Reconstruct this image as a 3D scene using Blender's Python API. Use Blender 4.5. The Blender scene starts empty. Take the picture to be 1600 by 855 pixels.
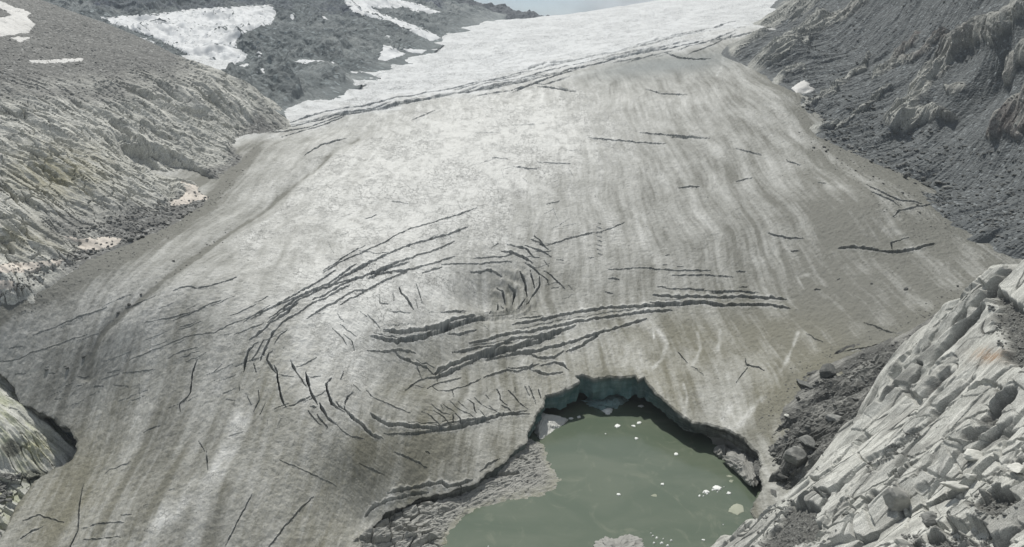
import bpy, math, random, time
import numpy as np
T0 = time.time()
rng = np.random.default_rng(7)
random.seed(7)
F32 = np.float32
sc = bpy.context.scene
COL = sc.collection

# ------------------------------------------------------------------ camera model
HC = 120.0
PITCH = math.radians(16.0)
FPX = 1209.0
CP, SP = math.cos(PITCH), math.sin(PITCH)

def ray(px, py):
    """side and climb per metre of forward distance, for a place seen at (px, py) on the 1600x855 photograph"""
    px = np.asarray(px, float); py = np.asarray(py, float)
    v = 427.5 - py
    fy = FPX * CP + v * SP
    return (px - 800.0) / fy, (-FPX * SP + v * CP) / fy

def project(x, y, z):
    dz = z - HC
    dep = y * CP - dz * SP
    up = y * SP + dz * CP
    return 800.0 + FPX * x / dep, 427.5 - FPX * up / dep, dep

# ------------------------------------------------------------------ noise
_p = np.random.default_rng(3).permutation(256).astype(np.int32)
PERM = np.concatenate([_p, _p])
_ang = np.random.default_rng(5).random(256) * 2 * np.pi
GX, GY = np.cos(_ang).astype(F32), np.sin(_ang).astype(F32)
HSH = np.random.default_rng(9).random(256).astype(F32)

def noise2(x, y, seed=0):
    x = np.asarray(x, F32); y = np.asarray(y, F32)
    xf = np.floor(x); yf = np.floor(y)
    xi = xf.astype(np.int32) + seed * 31; yi = yf.astype(np.int32) + seed * 17
    x = x - xf; y = y - yf
    u = x * x * x * (x * (x * 6 - 15) + 10); v = y * y * y * (y * (y * 6 - 15) + 10)
    xa = xi & 255; xb = (xi + 1) & 255; ya = yi & 255; yb = (yi + 1) & 255
    def g(ix, iy, dx, dy):
        h = PERM[PERM[ix] + iy]
        return GX[h] * dx + GY[h] * dy
    n00 = g(xa, ya, x, y); n10 = g(xb, ya, x - 1, y); n01 = g(xa, yb, x, y - 1); n11 = g(xb, yb, x - 1, y - 1)
    a = n00 + u * (n10 - n00); b = n01 + u * (n11 - n01)
    return (a + v * (b - a)) * 1.5

def fbm2(x, y, octs=4, seed=0, gain=.5):
    o = 0; a = 1.0; f = 1.0; t = 0
    for i in range(octs):
        o = o + a * noise2(x * f, y * f, seed + i); t += a; a *= gain; f *= 2.03
    return o / t * 1.4

def ridge2(x, y, octs=4, seed=0):
    o = 0; a = 1.0; f = 1.0; t = 0
    for i in range(octs):
        o = o + a * (1 - 2 * np.abs(noise2(x * f, y * f, seed + i))); t += a; a *= .5; f *= 2.03
    return o / t

def hash1(k, seed=0):
    k = np.asarray(k).astype(np.int64)
    return HSH[PERM[(k + seed * 57) & 255]]

def hash2(i, j, seed=0):
    return HSH[PERM[PERM[(i + seed * 13) & 255] + ((j + seed * 29) & 255)]]

def voronoi2(x, y, seed=0):
    """nearest and second distance, offset to the nearest seed, and its hash"""
    xi = np.floor(x).astype(np.int32); yi = np.floor(y).astype(np.int32)
    f1 = np.full(x.shape, 9., F32); f2 = f1.copy(); h = np.zeros(x.shape, F32)
    ox = np.zeros(x.shape, F32); oy = ox.copy()
    for di in (-1, 0, 1):
        for dj in (-1, 0, 1):
            i = xi + di; j = yi + dj
            dx = i + .03 + .94 * hash2(i, j, seed) - x; dy = j + .03 + .94 * hash2(i, j, seed + 1) - y
            d = np.sqrt(dx * dx + dy * dy)
            n = d < f1
            f2 = np.where(n, f1, np.minimum(f2, d))
            f1 = np.where(n, d, f1); ox = np.where(n, dx, ox); oy = np.where(n, dy, oy)
            h = np.where(n, hash2(i, j, seed + 2), h)
    return f1, f2, ox, oy, h

def sstep(a, b, x):
    t = np.clip((x - a) / (b - a), 0, 1)
    return t * t * (3 - 2 * t)

# ------------------------------------------------------------------ smooth surfaces through measured places
class Surf:
    """thin plate height z(x, y) through a list of world places"""
    def __init__(self, pts, smooth=2.0, S=100.0):
        P = np.array(pts, float); self.S = S
        self.c = P[:, :2] / S
        n = len(P)
        d = np.hypot(self.c[:, None, 0] - self.c[None, :, 0], self.c[:, None, 1] - self.c[None, :, 1])
        K = np.where(d > 0, d * d * np.log(np.maximum(d, 1e-9)), 0) + np.eye(n) * smooth * 1e-2
        A = np.zeros((n + 3, n + 3)); A[:n, :n] = K
        A[:n, n] = 1; A[:n, n + 1:] = self.c; A[n, :n] = 1; A[n + 1:, :n] = self.c.T
        self.w = np.linalg.solve(A, np.concatenate([P[:, 2], [0, 0, 0]]))
    def __call__(self, x, y):
        x = np.asarray(x, float); y = np.asarray(y, float)
        sh = x.shape; X = (x.ravel() / self.S).astype(F32); Y = (y.ravel() / self.S).astype(F32)
        out = np.empty(len(X), F32); n = len(self.c); w = self.w.astype(F32); c = self.c.astype(F32)
        for s in range(0, len(X), 60000):
            a = X[s:s + 60000, None] - c[None, :, 0]; b = Y[s:s + 60000, None] - c[None, :, 1]
            d2 = a * a + b * b + 1e-12
            out[s:s + 60000] = (0.5 * d2 * np.log(d2)) @ w[:n] + w[n] + w[n + 1] * X[s:s + 60000] + w[n + 2] * Y[s:s + 60000]
        return out.reshape(sh)

def hit(surf, px, py, y0=70., y1=3000., n=150):
    """where the line of sight through (px, py) first meets a surface: world x, y, z"""
    s, t = ray(np.atleast_1d(px), np.atleast_1d(py))
    Y = np.geomspace(y0, y1, n)
    f = HC + t[:, None] * Y[None] - surf(s[:, None] * Y[None], np.broadcast_to(Y, (len(s), n)))
    neg = f < 0; neg[:, -1] = True
    k = np.maximum(np.argmax(neg, 1), 1)
    lo = Y[k - 1]; hi = Y[k]
    for _ in range(22):
        m = .5 * (lo + hi)
        ng = HC + t * m - surf(s * m, m) < 0
        hi = np.where(ng, m, hi); lo = np.where(ng, lo, m)
    Ym = .5 * (lo + hi)
    return np.stack([s * Ym, Ym, HC + t * Ym], 1)

def byz(px, py, z):
    s, t = ray(px, py); Y = (z - HC) / t
    return (float(s * Y), float(Y), float(z))
def byY(px, py, Y):
    s, t = ray(px, py)
    return (float(s * Y), float(Y), float(HC + t * Y))

def inpoly(px, py, poly):
    r = np.zeros(px.shape, bool)
    n = len(poly)
    for i in range(n):
        x0, y0 = poly[i]; x1, y1 = poly[(i + 1) % n]
        if y0 == y1: continue
        c = ((y0 > py) != (y1 > py)) & (px < (x1 - x0) * (py - y0) / (y1 - y0) + x0)
        r ^= c
    return r

def segdist(px, py, poly, closed=False):
    d = np.full(px.shape, 1e9)
    qx = np.zeros(px.shape); qy = np.zeros(px.shape)
    n = len(poly)
    for i in range(n if closed else n - 1):
        x0, y0 = poly[i]; x1, y1 = poly[(i + 1) % n]
        ex, ey = x1 - x0, y1 - y0
        t = np.clip(((px - x0) * ex + (py - y0) * ey) / (ex * ex + ey * ey + 1e-9), 0, 1)
        ax = x0 + t * ex; ay = y0 + t * ey
        dd = np.hypot(px - ax, py - ay); m = dd < d
        d = np.where(m, dd, d); qx = np.where(m, ax, qx); qy = np.where(m, ay, qy)
    return d, qx, qy

# ------------------------------------------------------------------ meshes
def mesh_from(name, V, Fq, attrs=None, mat=None, smooth=True, kind=None, parent=None, link=True):
    me = bpy.data.meshes.new(name)
    V = np.asarray(V, F32); Fq = np.asarray(Fq, np.int32)
    k = Fq.shape[1]
    me.vertices.add(len(V)); me.vertices.foreach_set('co', V.ravel())
    me.loops.add(Fq.size); me.loops.foreach_set('vertex_index', Fq.ravel())
    me.polygons.add(len(Fq)); me.polygons.foreach_set('loop_start', np.arange(0, Fq.size, k, dtype=np.int32))
    me.polygons.foreach_set('use_smooth', np.full(len(Fq), smooth, bool))
    for an, av in (attrs or {}).items():
        av = np.asarray(av, F32)
        if av.ndim == 2:
            me.attributes.new(an, 'FLOAT_VECTOR', 'POINT').data.foreach_set('vector', av.ravel())
        else:
            me.attributes.new(an, 'FLOAT', 'POINT').data.foreach_set('value', av.ravel())
    me.update(calc_edges=True)
    if mat: me.materials.append(mat)
    if not link: return me
    o = bpy.data.objects.new(name, me); COL.objects.link(o)
    if kind: o['kind'] = kind
    if parent: o.parent = parent
    return o

def tag(o, label, cat, group=None):
    o['label'] = label; o['category'] = cat
    if group: o['group'] = group
    return o

def grid_faces(n, m, keep=None):
    i = np.arange(n * m, dtype=np.int32).reshape(n, m)
    Fq = np.stack([i[:-1, :-1], i[:-1, 1:], i[1:, 1:], i[1:, :-1]], -1)
    if keep is not None: return Fq[keep]
    return Fq.reshape(-1, 4)

def compact(V, Fq, attrs):
    u, inv = np.unique(Fq, return_inverse=True)
    return V[u], inv.reshape(Fq.shape).astype(np.int32), {k: a[u] for k, a in attrs.items()}, u

def normals(P):
    dx = np.gradient(P, axis=1); dy = np.gradient(P, axis=0)
    n = np.cross(dx, dy); n /= np.linalg.norm(n, axis=-1, keepdims=True) + 1e-9
    return n * np.sign(n[..., 2:3] + 1e-9)

# ------------------------------------------------------------------ material nodes
class NT:
    def __init__(self, name):
        self.m = bpy.data.materials.new(name); self.m.use_nodes = True
        self.t = self.m.node_tree; self.t.nodes.clear()
        self.out = self.t.nodes.new('ShaderNodeOutputMaterial')
    def n(self, typ, **kw):
        nd = self.t.nodes.new(typ)
        for k, v in kw.items(): setattr(nd, k, v)
        return nd
    def l(self, a, b): self.t.links.new(a, b)
    def attr(self, name, vec=False):
        nd = self.n('ShaderNodeAttribute', attribute_name=name)
        return nd.outputs['Vector' if vec else 'Fac']
    def pos(self):
        return self.n('ShaderNodeNewGeometry').outputs['Position']
    def noise(self, vec, scale, detail=4, rough=.55, stretch=None, dist=0):
        if stretch is not None:
            mp = self.n('ShaderNodeMapping'); mp.inputs['Scale'].default_value = stretch
            self.l(vec, mp.inputs['Vector']); vec = mp.outputs['Vector']
        nd = self.n('ShaderNodeTexNoise'); nd.inputs['Scale'].default_value = scale
        nd.inputs['Detail'].default_value = detail; nd.inputs['Roughness'].default_value = rough
        nd.inputs['Distortion'].default_value = dist
        self.l(vec, nd.inputs['Vector']); return nd.outputs['Fac']
    def vor(self, vec, scale, feature='F1', out='Distance', stretch=None):
        if stretch is not None:
            mp = self.n('ShaderNodeMapping'); mp.inputs['Scale'].default_value = stretch
            self.l(vec, mp.inputs['Vector']); vec = mp.outputs['Vector']
        nd = self.n('ShaderNodeTexVoronoi', feature=feature); nd.inputs['Scale'].default_value = scale
        self.l(vec, nd.inputs['Vector']); return nd.outputs[out]
    def ramp(self, fac, lo, hi, a=0., b=1.):
        nd = self.n('ShaderNodeMapRange'); nd.interpolation_type = 'SMOOTHSTEP'
        nd.inputs['From Min'].default_value = lo; nd.inputs['From Max'].default_value = hi
        nd.inputs['To Min'].default_value = a; nd.inputs['To Max'].default_value = b
        self.l(fac, nd.inputs['Value']); return nd.outputs['Result']
    def math(self, op, a, b=None, clamp=False):
        nd = self.n('ShaderNodeMath', operation=op, use_clamp=clamp)
        for i, v in enumerate((a, b)):
            if v is None: continue
            if isinstance(v, (int, float)): nd.inputs[i].default_value = v
            else: self.l(v, nd.inputs[i])
        return nd.outputs[0]
    def mix(self, fac, a, b, blend='MIX'):
        nd = self.n('ShaderNodeMix', data_type='RGBA', blend_type=blend)
        for s, v in ((nd.inputs[0], fac), (nd.inputs[6], a), (nd.inputs[7], b)):
            if isinstance(v, (int, float)): s.default_value = v
            elif isinstance(v, tuple): s.default_value = (*v, 1)
            else: self.l(v, s)
        return nd.outputs[2]
    def bump(self, h, strength=.5, dist=.2, normal=None):
        nd = self.n('ShaderNodeBump'); nd.inputs['Strength'].default_value = strength; nd.inputs['Distance'].default_value = dist
        self.l(h, nd.inputs['Height'])
        if normal: self.l(normal, nd.inputs['Normal'])
        return nd.outputs['Normal']
    def bsdf(self, color, rough=.9, normal=None, spec=.25, **kw):
        b = self.n('ShaderNodeBsdfPrincipled')
        for s, v in (('Base Color', color), ('Roughness', rough), ('Specular IOR Level', spec), *kw.items()):
            if isinstance(v, (int, float)): b.inputs[s].default_value = v
            elif isinstance(v, tuple): b.inputs[s].default_value = (*v, 1)
            else: self.l(v, b.inputs[s])
        if normal: self.l(normal, b.inputs['Normal'])
        self.l(b.outputs[0], self.out.inputs['Surface'])
        return self.m

exec_ok = True
# ================================================================== THE GLACIER
shift0 = lambda p, e: (p[0], p[1], p[2] + e)
G_pts = []
for px, py, z in [(-150,1000,0),(300,1000,2),(600,1000,0), (-100,855,7),(150,855,12),(350,855,13),(560,855,7),
        (-50,700,15),(150,700,18),(350,700,24),(550,700,22),(690,705,11),(800,690,6),(575,822,5.2),(650,778,5.0),(745,750,4.6),(800,704,5.2),
        (-50,600,28),(150,600,28),(350,600,33),(600,600,26),(750,600,15),(850,590,12),(950,580,12.5),(1040,606,11),(1120,650,9.5),(1180,700,8.5),(1250,600,17),(1400,600,22),
        (-50,500,44),(200,500,44),(400,500,45),(600,500,36),(800,500,23),(1000,500,20),(1200,500,23),(1400,500,31),(1600,500,38),
        (0,400,54),(200,400,54),(400,400,53),(600,400,46),(800,400,36),(1000,400,33.5),(1200,400,37),(1400,400,44)]:
    G_pts.append(byz(px, py, z))
for px, py, Y in [(0,300,300),(200,300,315),(400,300,330),(600,300,352),(800,300,385),(1000,300,390),(1200,300,366),(1400,300,335),
        (300,200,420),(400,200,450),(600,200,470),(800,200,487),(1000,200,475),(1200,200,440),
        (500,150,545),(700,150,575),(900,150,560),(1100,150,505),(1250,150,490),
        (650,100,760),(800,100,755),(950,100,650),(1100,100,585),(1200,100,590),
        (700,50,1050),(850,50,980),(1000,50,860),(1100,50,720),(1200,50,690),
        (760,33,1300),(850,28,1250),(900,24,1200),(1050,25,1030),(1150,25,900), (1000,6,1500),(1100,0,1250),(1200,0,1050)]:
    G_pts.append(byY(px, py, Y))
G_pts += [(230,330,38),(270,420,40),(300,560,70),(420,700,95),(250,270,30),(-100,1650,150),(60,1650,155),(250,1900,195),(420,1900,230),(-400,1300,150)]
G = Surf(G_pts, smooth=1.0)

def rows_for(surf, pxs, py0, py1, step):
    Ys = []; 
    for px in pxs:
        py = np.arange(py0, py1, -2.0)
        h = hit(surf, np.full(len(py), px), py)
        Ys.append((py, h[:, 1]))
    ymin = min(a[1].min() for a in Ys); ymax = max(a[1].max() for a in Ys)
    q = np.geomspace(ymin, ymax, 3000)
    rho = np.zeros(len(q))
    for py, Y in Ys:
        k = np.argsort(Y); Y = Y[k] + np.arange(len(Y)) * 1e-6; p = py[k]
        rho = np.maximum(rho, np.abs(np.interp(q, .5 * (Y[1:] + Y[:-1]), np.diff(p) / np.maximum(np.diff(Y), 1e-3), 0, 0)))
    rho = np.minimum(np.convolve(np.pad(rho, 15, 'edge'), np.ones(31) / 31, 'valid'), 12) + 1e-4
    cum = np.concatenate([[0], np.cumsum(.5 * (rho[1:] + rho[:-1]) * np.diff(q))])
    return np.interp(np.arange(0, cum[-1], step), cum, q)

rowsY = rows_for(G, [150, 350, 550, 800, 1000, 1200], 960, 34, 1.02)
rowsY = rowsY[rowsY < 1500]
rowsY = np.concatenate([rowsY, np.geomspace(rowsY[-1] * 1.01, 2300, 40)])
colS = np.arange(-.80, .80, .00088)
NR, NC = len(rowsY), len(colS)
gX = colS[None] * rowsY[:, None]; gY = np.broadcast_to(rowsY[:, None], gX.shape).copy()
gZ = G(gX, gY).astype(float)
gU, gV, gD = project(gX, gY, gZ)
MPP = gD / FPX; MPP = MPP                         # metres across one photograph pixel at each place
print('glacier grid', NR, NC, NR * NC, round(time.time() - T0, 1))

# wobble of the traced lines, so that edges of the ice are ragged
wu = fbm2(gX / (12 * MPP + .3), gY / (30 * MPP + .3), 4, 4, .6) * np.clip(.38 / MPP, .2, 1.9); wv = fbm2(gX / (9 * MPP + .6), gY / (14 * MPP + .6), 3, 8) * np.clip(.30 / MPP, .35, 1.2)
hU = gU + wu; hV = gV + wv

CREV = [  # half width in px, then places along the crack
 (1.0,[(415,201),(470,186),(530,171),(600,158),(660,147),(720,134),(780,122),(800,117)]),
 (1.1,[(418,206),(500,188),(560,173),(640,158),(700,148),(760,132),(800,124)]),
 (1.1,[(420,208),(480,200),(540,180),(600,168),(650,157),(690,152),(720,144),(760,138),(800,130)]),
 (.9,[(440,213),(500,198),(540,182)]), (1.0,[(630,162),(680,153),(710,145),(735,143),(760,139),(790,133)]),
 (1.1,[(745,150),(770,147),(800,142)]), (.9,[(645,188),(680,172)]), (.7,[(745,208),(780,208)]),
 (1.0,[(800,113),(850,101),(900,93),(950,81),(1000,69),(1050,57),(1100,46),(1150,33),(1190,32)]),
 (1.1,[(800,117),(860,103),(920,89),(980,77),(1040,63),(1080,53),(1130,45),(1165,43)]),
 (1.2,[(800,125),(850,112),(900,100),(960,88),(1000,80),(1040,77)]),
 (1.4,[(800,141),(830,132),(860,122),(890,108),(920,103),(960,93),(1000,83),(1040,76),(1060,72),(1100,62)]),
 (1.2,[(800,145),(820,136),(845,128),(870,118),(900,110)]), (1.0,[(830,130),(850,133),(870,126),(890,120)]),
 (1.3,[(840,136),(870,138),(900,143)]), (1.0,[(870,134),(895,141)]), (1.1,[(958,98),(1000,90),(1035,82)]),
 (1.0,[(980,97),(1010,88),(1050,80)]), (1.4,[(1040,82),(1060,90),(1090,93),(1110,92)]),
 (1.2,[(1060,78),(1090,68),(1120,60),(1150,48)]), (1.2,[(1075,85),(1100,76),(1130,62),(1150,52)]),
 (.9,[(1010,141),(1035,147),(1073,148)]), (.7,[(1000,208),(1060,212),(1100,216)]), (.6,[(800,196),(850,193)]),
 (.8,[(920,215),(960,221),(1000,224),(1040,224)]), (.7,[(1050,214),(1110,217)]), (.7,[(1150,233),(1190,243)]),
 (.6,[(840,254),(890,256)]), (.6,[(800,260),(840,265)]), (1.0,[(1060,295),(1095,291)]), (.8,[(1150,283),(1175,279)]),
 (1.0,[(855,385),(890,374),(930,363)]), (.6,[(930,365),(975,349)]), (1.1,[(835,369),(855,390)]), (1.1,[(830,376),(842,381),(857,391)]),
 (.7,[(505,428),(530,412),(560,400),(600,380),(630,362),(660,352),(690,345),(720,335),(745,326)]),
 (1.3,[(545,428),(570,415),(600,402),(630,388),(665,378),(700,368),(730,356)]),
 (1.1,[(580,428),(620,412),(650,402),(690,388),(710,378)]), (1.0,[(625,428),(650,420),(680,412),(710,402)]),
 (.7,[(505,425),(540,402),(570,385)]), (.6,[(560,394),(590,398),(605,397)]), (.9,[(660,428),(690,418)]),
 (.8,[(475,242),(500,228),(530,218),(540,214)]), (.6,[(740,404),(780,404),(800,401)]), (.6,[(690,415),(740,412),(800,410)]),
 (1.1,[(400,490),(440,475),(490,455),(540,440),(590,428),(640,410)]), (1.1,[(400,522),(430,495),(460,475),(500,452),(540,440),(570,430),(610,416)]),
 (1.2,[(490,470),(530,450),(560,440),(600,428),(630,418)]), (1.3,[(483,499),(510,485),(540,472),(570,457),(600,447),(630,435),(655,428)]),
 (1.0,[(400,515),(418,505),(440,485),(480,462)]), (1.0,[(535,475),(570,455),(600,445)]),
 (1.1,[(400,540),(412,520),(425,512),(440,500),(465,490),(490,480)]), (1.0,[(405,552),(415,530),(430,510)]),
 (1.6,[(416,560),(428,572),(432,590),(437,610),(440,625),(447,640)]), (1.7,[(453,562),(460,578),(470,590),(478,600),(482,612),(488,625),(500,640)]),
 (1.9,[(476,580),(478,598),(486,615),(497,630),(503,642),(512,655),(523,666)]), (1.6,[(510,600),(511,612),(517,628),(525,640)]),
 (1.1,[(538,642),(540,632),(550,620)]), (1.5,[(625,455),(632,465),(640,475),(645,484)]), (.7,[(650,445),(660,475)]),
 (.7,[(593,463),(592,475),(607,475)]), (.7,[(612,463),(614,472)]),
 (2.6,[(600,515),(625,518),(650,515),(680,510),(710,500),(730,495),(750,488)]), (2.3,[(580,524),(620,530),(660,524),(690,516),(720,508),(740,500),(765,490)]),
 (1.4,[(575,546),(600,542),(625,537),(640,540),(650,541)]), (2.2,[(615,542),(630,550),(645,552),(660,560),(672,570),(680,574)]),
 (2.1,[(680,574),(690,565),(710,558),(740,552),(770,543),(800,530),(840,525),(880,515),(900,510)]),
 (2.0,[(665,578),(685,578),(700,574),(720,565),(750,555),(780,548),(800,545),(850,530),(890,512)]),
 (1.3,[(635,600),(645,592),(660,582),(672,577)]), (1.4,[(670,595),(690,586),(710,583),(720,580)]), (1.3,[(675,593),(683,603)]),
 (.9,[(700,602),(725,596),(760,585),(800,575)]), (1.0,[(720,545),(760,540),(800,535)]), (2.2,[(733,535),(750,533),(775,526),(800,522),(830,518),(870,510),(910,503),(950,497),(1000,488),(1030,487),(1050,485)]),
 (1.6,[(700,520),(720,522),(745,516)]), (1.2,[(690,488),(725,486)]), (1.0,[(785,490),(800,488)]), (1.0,[(575,612),(590,618),(610,628),(640,640)]),
 (.9,[(545,600),(556,606),(565,615)]), (.9,[(800,497),(850,495)]), (2.4,[(1020,463),(1060,464),(1100,464),(1150,465),(1200,467),(1230,467)]),
 (2.0,[(1015,474),(1040,475),(1065,473),(1100,472),(1130,476)]),
 (2.4,[(800,508),(850,500),(900,490),(950,482),(1000,479),(1050,478),(1100,473),(1120,478),(1140,477),(1160,478),(1200,478),(1235,482)]),
 (2.2,[(800,550),(840,546),(870,540),(900,532),(950,518),(985,506),(1010,498)]), (2.4,[(885,548),(910,540),(930,528),(945,515)]),
 (2.0,[(800,573),(830,570),(845,562),(860,552),(868,543)]), (1.6,[(842,560),(852,558),(845,552),(830,550)]), (2.2,[(868,563),(872,556),(880,549)]),
 (.8,[(1050,432),(1100,430),(1145,434)]), (2.0,[(950,438),(968,438)]), (.9,[(1110,457),(1150,456),(1180,460)]), (.9,[(1040,452),(1100,452)]),
 (1.0,[(850,424),(862,432),(873,444),(882,452)]), (.8,[(850,409),(858,418)]),
 (1.5,[(793,384),(810,389),(823,392),(828,399),(837,405)]), (1.3,[(820,386),(845,394),(862,403)]), (2.4,[(783,395),(800,398),(820,406),(833,414)]), (1.7,[(820,413),(835,421),(845,430)]),
 (1.2,[(735,423),(762,420),(775,423),(785,427)]), (1.9,[(812,425),(820,436),(823,452)]), (1.5,[(829,424),(833,437),(836,447)]),
 (1.2,[(843,432),(843,442),(836,455),(822,464)]), (1.3,[(775,437),(785,442),(789,455)]), (1.2,[(795,437),(804,443),(801,456)]),
 (1.0,[(778,450),(778,462),(760,478)]), (1.0,[(806,475),(813,468),(820,458)]), (1.0,[(785,480),(800,476),(810,468)]),
 (1.7,[(786,489),(804,488)]), (1.3,[(735,499),(752,494)]), (1.4,[(690,488),(715,485),(728,482)]), (1.2,[(845,430),(855,437),(857,443)]),
 (.9,[(1060,550),(1066,558),(1074,566)]), (.6,[(1080,572),(1100,585)]), (1.2,[(1165,560),(1166,570),(1195,580)]), (.7,[(1168,575),(1158,588),(1150,597)]),
 (1.8,[(1272,453),(1282,453)]), (1.3,[(1307,439),(1313,438)]), (1.6,[(1320,550),(1360,545),(1400,530),(1430,517),(1440,513)]),
 (.8,[(1260,522),(1285,535)]), (.8,[(1350,505),(1400,522)]),
 (1.0,[(50,524),(90,508),(130,490),(165,480)]), (.9,[(15,563),(60,548),(100,535),(130,525)]), (.9,[(15,545),(35,539)]),
 (1.0,[(270,500),(300,488),(325,475),(345,467)]), (1.0,[(270,455),(290,448),(310,450),(330,445),(370,432)]), (.7,[(300,555),(340,535),(370,520),(400,490)]),
 (.9,[(165,585),(190,575),(225,552)]), (.9,[(265,565),(290,550),(310,540)]), (1.1,[(308,560),(302,590),(297,615)]), (1.0,[(385,548),(382,575)]),
 (1.9,[(147,606),(160,604)]), (1.2,[(25,585),(40,583)]), (.8,[(170,582),(200,572),(240,575)]), (1.0,[(225,525),(245,518)]), (1.3,[(72,577),(86,572)]), (1.2,[(98,575),(108,572)]), (1.0,[(120,592),(137,586)]),
 (1.2,[(130,757),(125,790),(122,830),(110,855),(105,880)]), (1.4,[(35,815),(60,806),(80,812),(100,817)]), (2.0,[(32,843),(50,832),(68,825)]),
 (1.0,[(130,827),(160,820),(195,818)]), (.9,[(130,846),(190,840)]), (.8,[(165,740),(170,736),(205,722)]), (.9,[(225,675),(250,665)]),
 (1.2,[(360,685),(378,674)]), (1.0,[(322,705),(325,735)]), (.9,[(310,690),(320,705)]), (1.2,[(395,775),(375,810),(352,855)]), (1.4,[(190,808),(205,805)]),
 (1.2,[(225,792),(232,790)]), (1.2,[(264,768),(272,765)]),
 (2.5,[(540,645),(555,660),(570,675),(585,682),(598,688)]), (1.0,[(480,641),(495,660),(510,672)]),
 (2.8,[(580,648),(590,658),(605,664),(630,665),(660,669),(680,673),(700,673),(740,662),(780,650),(800,645)]),
 (1.2,[(600,678),(640,680),(690,675),(720,668),(760,657),(800,645),(822,640)]),
 (3.2,[(605,771),(640,765),(680,757),(690,755),(700,762),(720,760),(738,753)]), (3.0,[(570,805),(585,790),(605,783),(640,775),(670,770)]),
 (1.0,[(420,855),(445,823),(470,795),(490,778)]), (.8,[(437,720),(470,733),(495,745),(525,758)]), (1.2,[(615,707),(650,722),(668,732)]), (2.4,[(666,706),(672,709)]),
 (2.2,[(1310,388),(1340,387),(1370,392),(1400,395),(1430,390),(1460,380)]), (1.0,[(1395,395),(1392,380),(1420,371)]),
 (1.3,[(1355,290),(1375,300),(1400,312),(1440,318)]), (1.2,[(1360,300),(1385,310),(1405,322)]), (1.3,[(1395,340),(1405,330),(1430,325),(1460,318)]),
 (1.3,[(1200,365),(1230,372),(1255,373)]), (1.6,[(1235,392),(1248,392)]), (1.0,[(1228,251),(1250,259)]), (1.3,[(1278,285),(1290,286)]),
 (2.2,[(870,408),(880,408)]), (2.2,[(919,405),(927,404)]), (1.8,[(1040,401),(1046,400)]), (1.6,[(1035,415),(1042,415)]), (1.6,[(1058,418),(1068,418)]), (1.8,[(1150,426),(1165,427)]),
 (.8,[(950,423),(1000,420),(1050,424),(1110,423)]), (1.5,[(945,458),(958,460)]), (2.6,[(1027,449),(1040,450)]), (1.4,[(1155,450),(1168,450)]),
 (1.6,[(750,740),(765,728),(780,718)]), (1.0,[(560,722),(600,742)]),
]
r2 = random.Random(11)
def inside(pl, x0, y0, x1, y1): return all(x0 <= p[0] <= x1 and y0 <= p[1] <= y1 for p in pl)
CREV = [e for e in CREV if not (inside(e[1], 380, 412, 655, 692) or inside(e[1], 612, 538, 905, 682) or inside(e[1], 0, 480, 400, 690))]
def frm(ox, oy, k, lines):
    for w_, *q in lines: CREV.append((w_, [(ox + x * k, oy + y * k) for x, y in q]))
frm(380, 420, .1637, [(1.1,(70,485),(170,425),(300,355),(420,290),(520,240),(640,175),(740,110),(880,20)), (.6,(0,510),(80,455),(160,400),(250,350)), (1.1,(380,365),(480,310),(600,240),(720,180),(820,140),(920,75),(1000,20),(1080,-40)),
 (1.2,(230,515),(330,440),(450,370),(540,300),(640,255),(760,190),(870,140),(960,80),(1080,30),(1140,0),(1240,-60)), (1.0,(250,470),(300,435),(370,390),(440,340),(520,290)), (1.6,(60,670),(140,615),(220,560),(260,515),(340,470),(400,430),(470,370),(520,340)),
 (1.4,(330,560),(400,490),(490,445),(580,400),(680,330),(780,290),(870,230),(960,190),(1020,160)), (1.3,(660,305),(760,260),(860,200),(940,160),(1040,120),(1140,90),(1250,40),(1380,0),(1500,-60)), (1.3,(690,330),(800,275),(900,215),(1000,175)),
 (1.4,(610,485),(720,410),(800,365),(880,330),(960,275),(1060,215),(1160,220),(1240,180),(1340,130),(1440,90),(1560,40)), (1.0,(930,355),(1010,305),(1090,265),(1180,215)), (1.8,(1190,110),(1270,70),(1360,50),(1460,40),(1588,10)), (2.6,(380,395),(420,385)),(2.6,(400,435),(440,405)),
 (1.2,(220,855),(250,790),(280,770)), (1.6,(195,810),(205,740),(230,700),(265,640),(280,600),(330,560)), (1.1,(30,855),(50,790),(100,710),(140,690)), (.9,(80,855),(130,780),(170,720),(200,670)), (.9,(160,855),(185,790),(230,730)), (.8,(300,700),(360,630),(420,580)),
 (2.5,(1340,565),(1400,580),(1470,590),(1588,575),(1700,575),(1850,560),(1960,540),(2080,520)), (2.3,(1210,630),(1300,640),(1400,660),(1480,665),(1588,645),(1700,640),(1900,590),(2080,540),(2300,470)), (1.6,(1180,770),(1300,755),(1400,745),(1480,730),(1588,735),(1640,745)), (2.1,(1450,750),(1500,790),(1560,800),(1600,800)),
 (1.8,(1490,190),(1510,240),(1550,280),(1580,330),(1620,395)), (.8,(1305,260),(1305,335),(1390,340)), (.8,(1430,250),(1440,320)), (.8,(850,580),(900,630),(950,680),(990,740)), (.8,(930,545),(1000,600),(1080,660)), (.8,(1420,410),(1588,425)), (.7,(960,640),(1040,700),(1060,790)), (.7,(1180,440),(1240,490),(1300,560)), (.7,(1640,300),(1660,380)), (.6,(1120,420),(1180,470)), (.6,(900,440),(960,520))])
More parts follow.
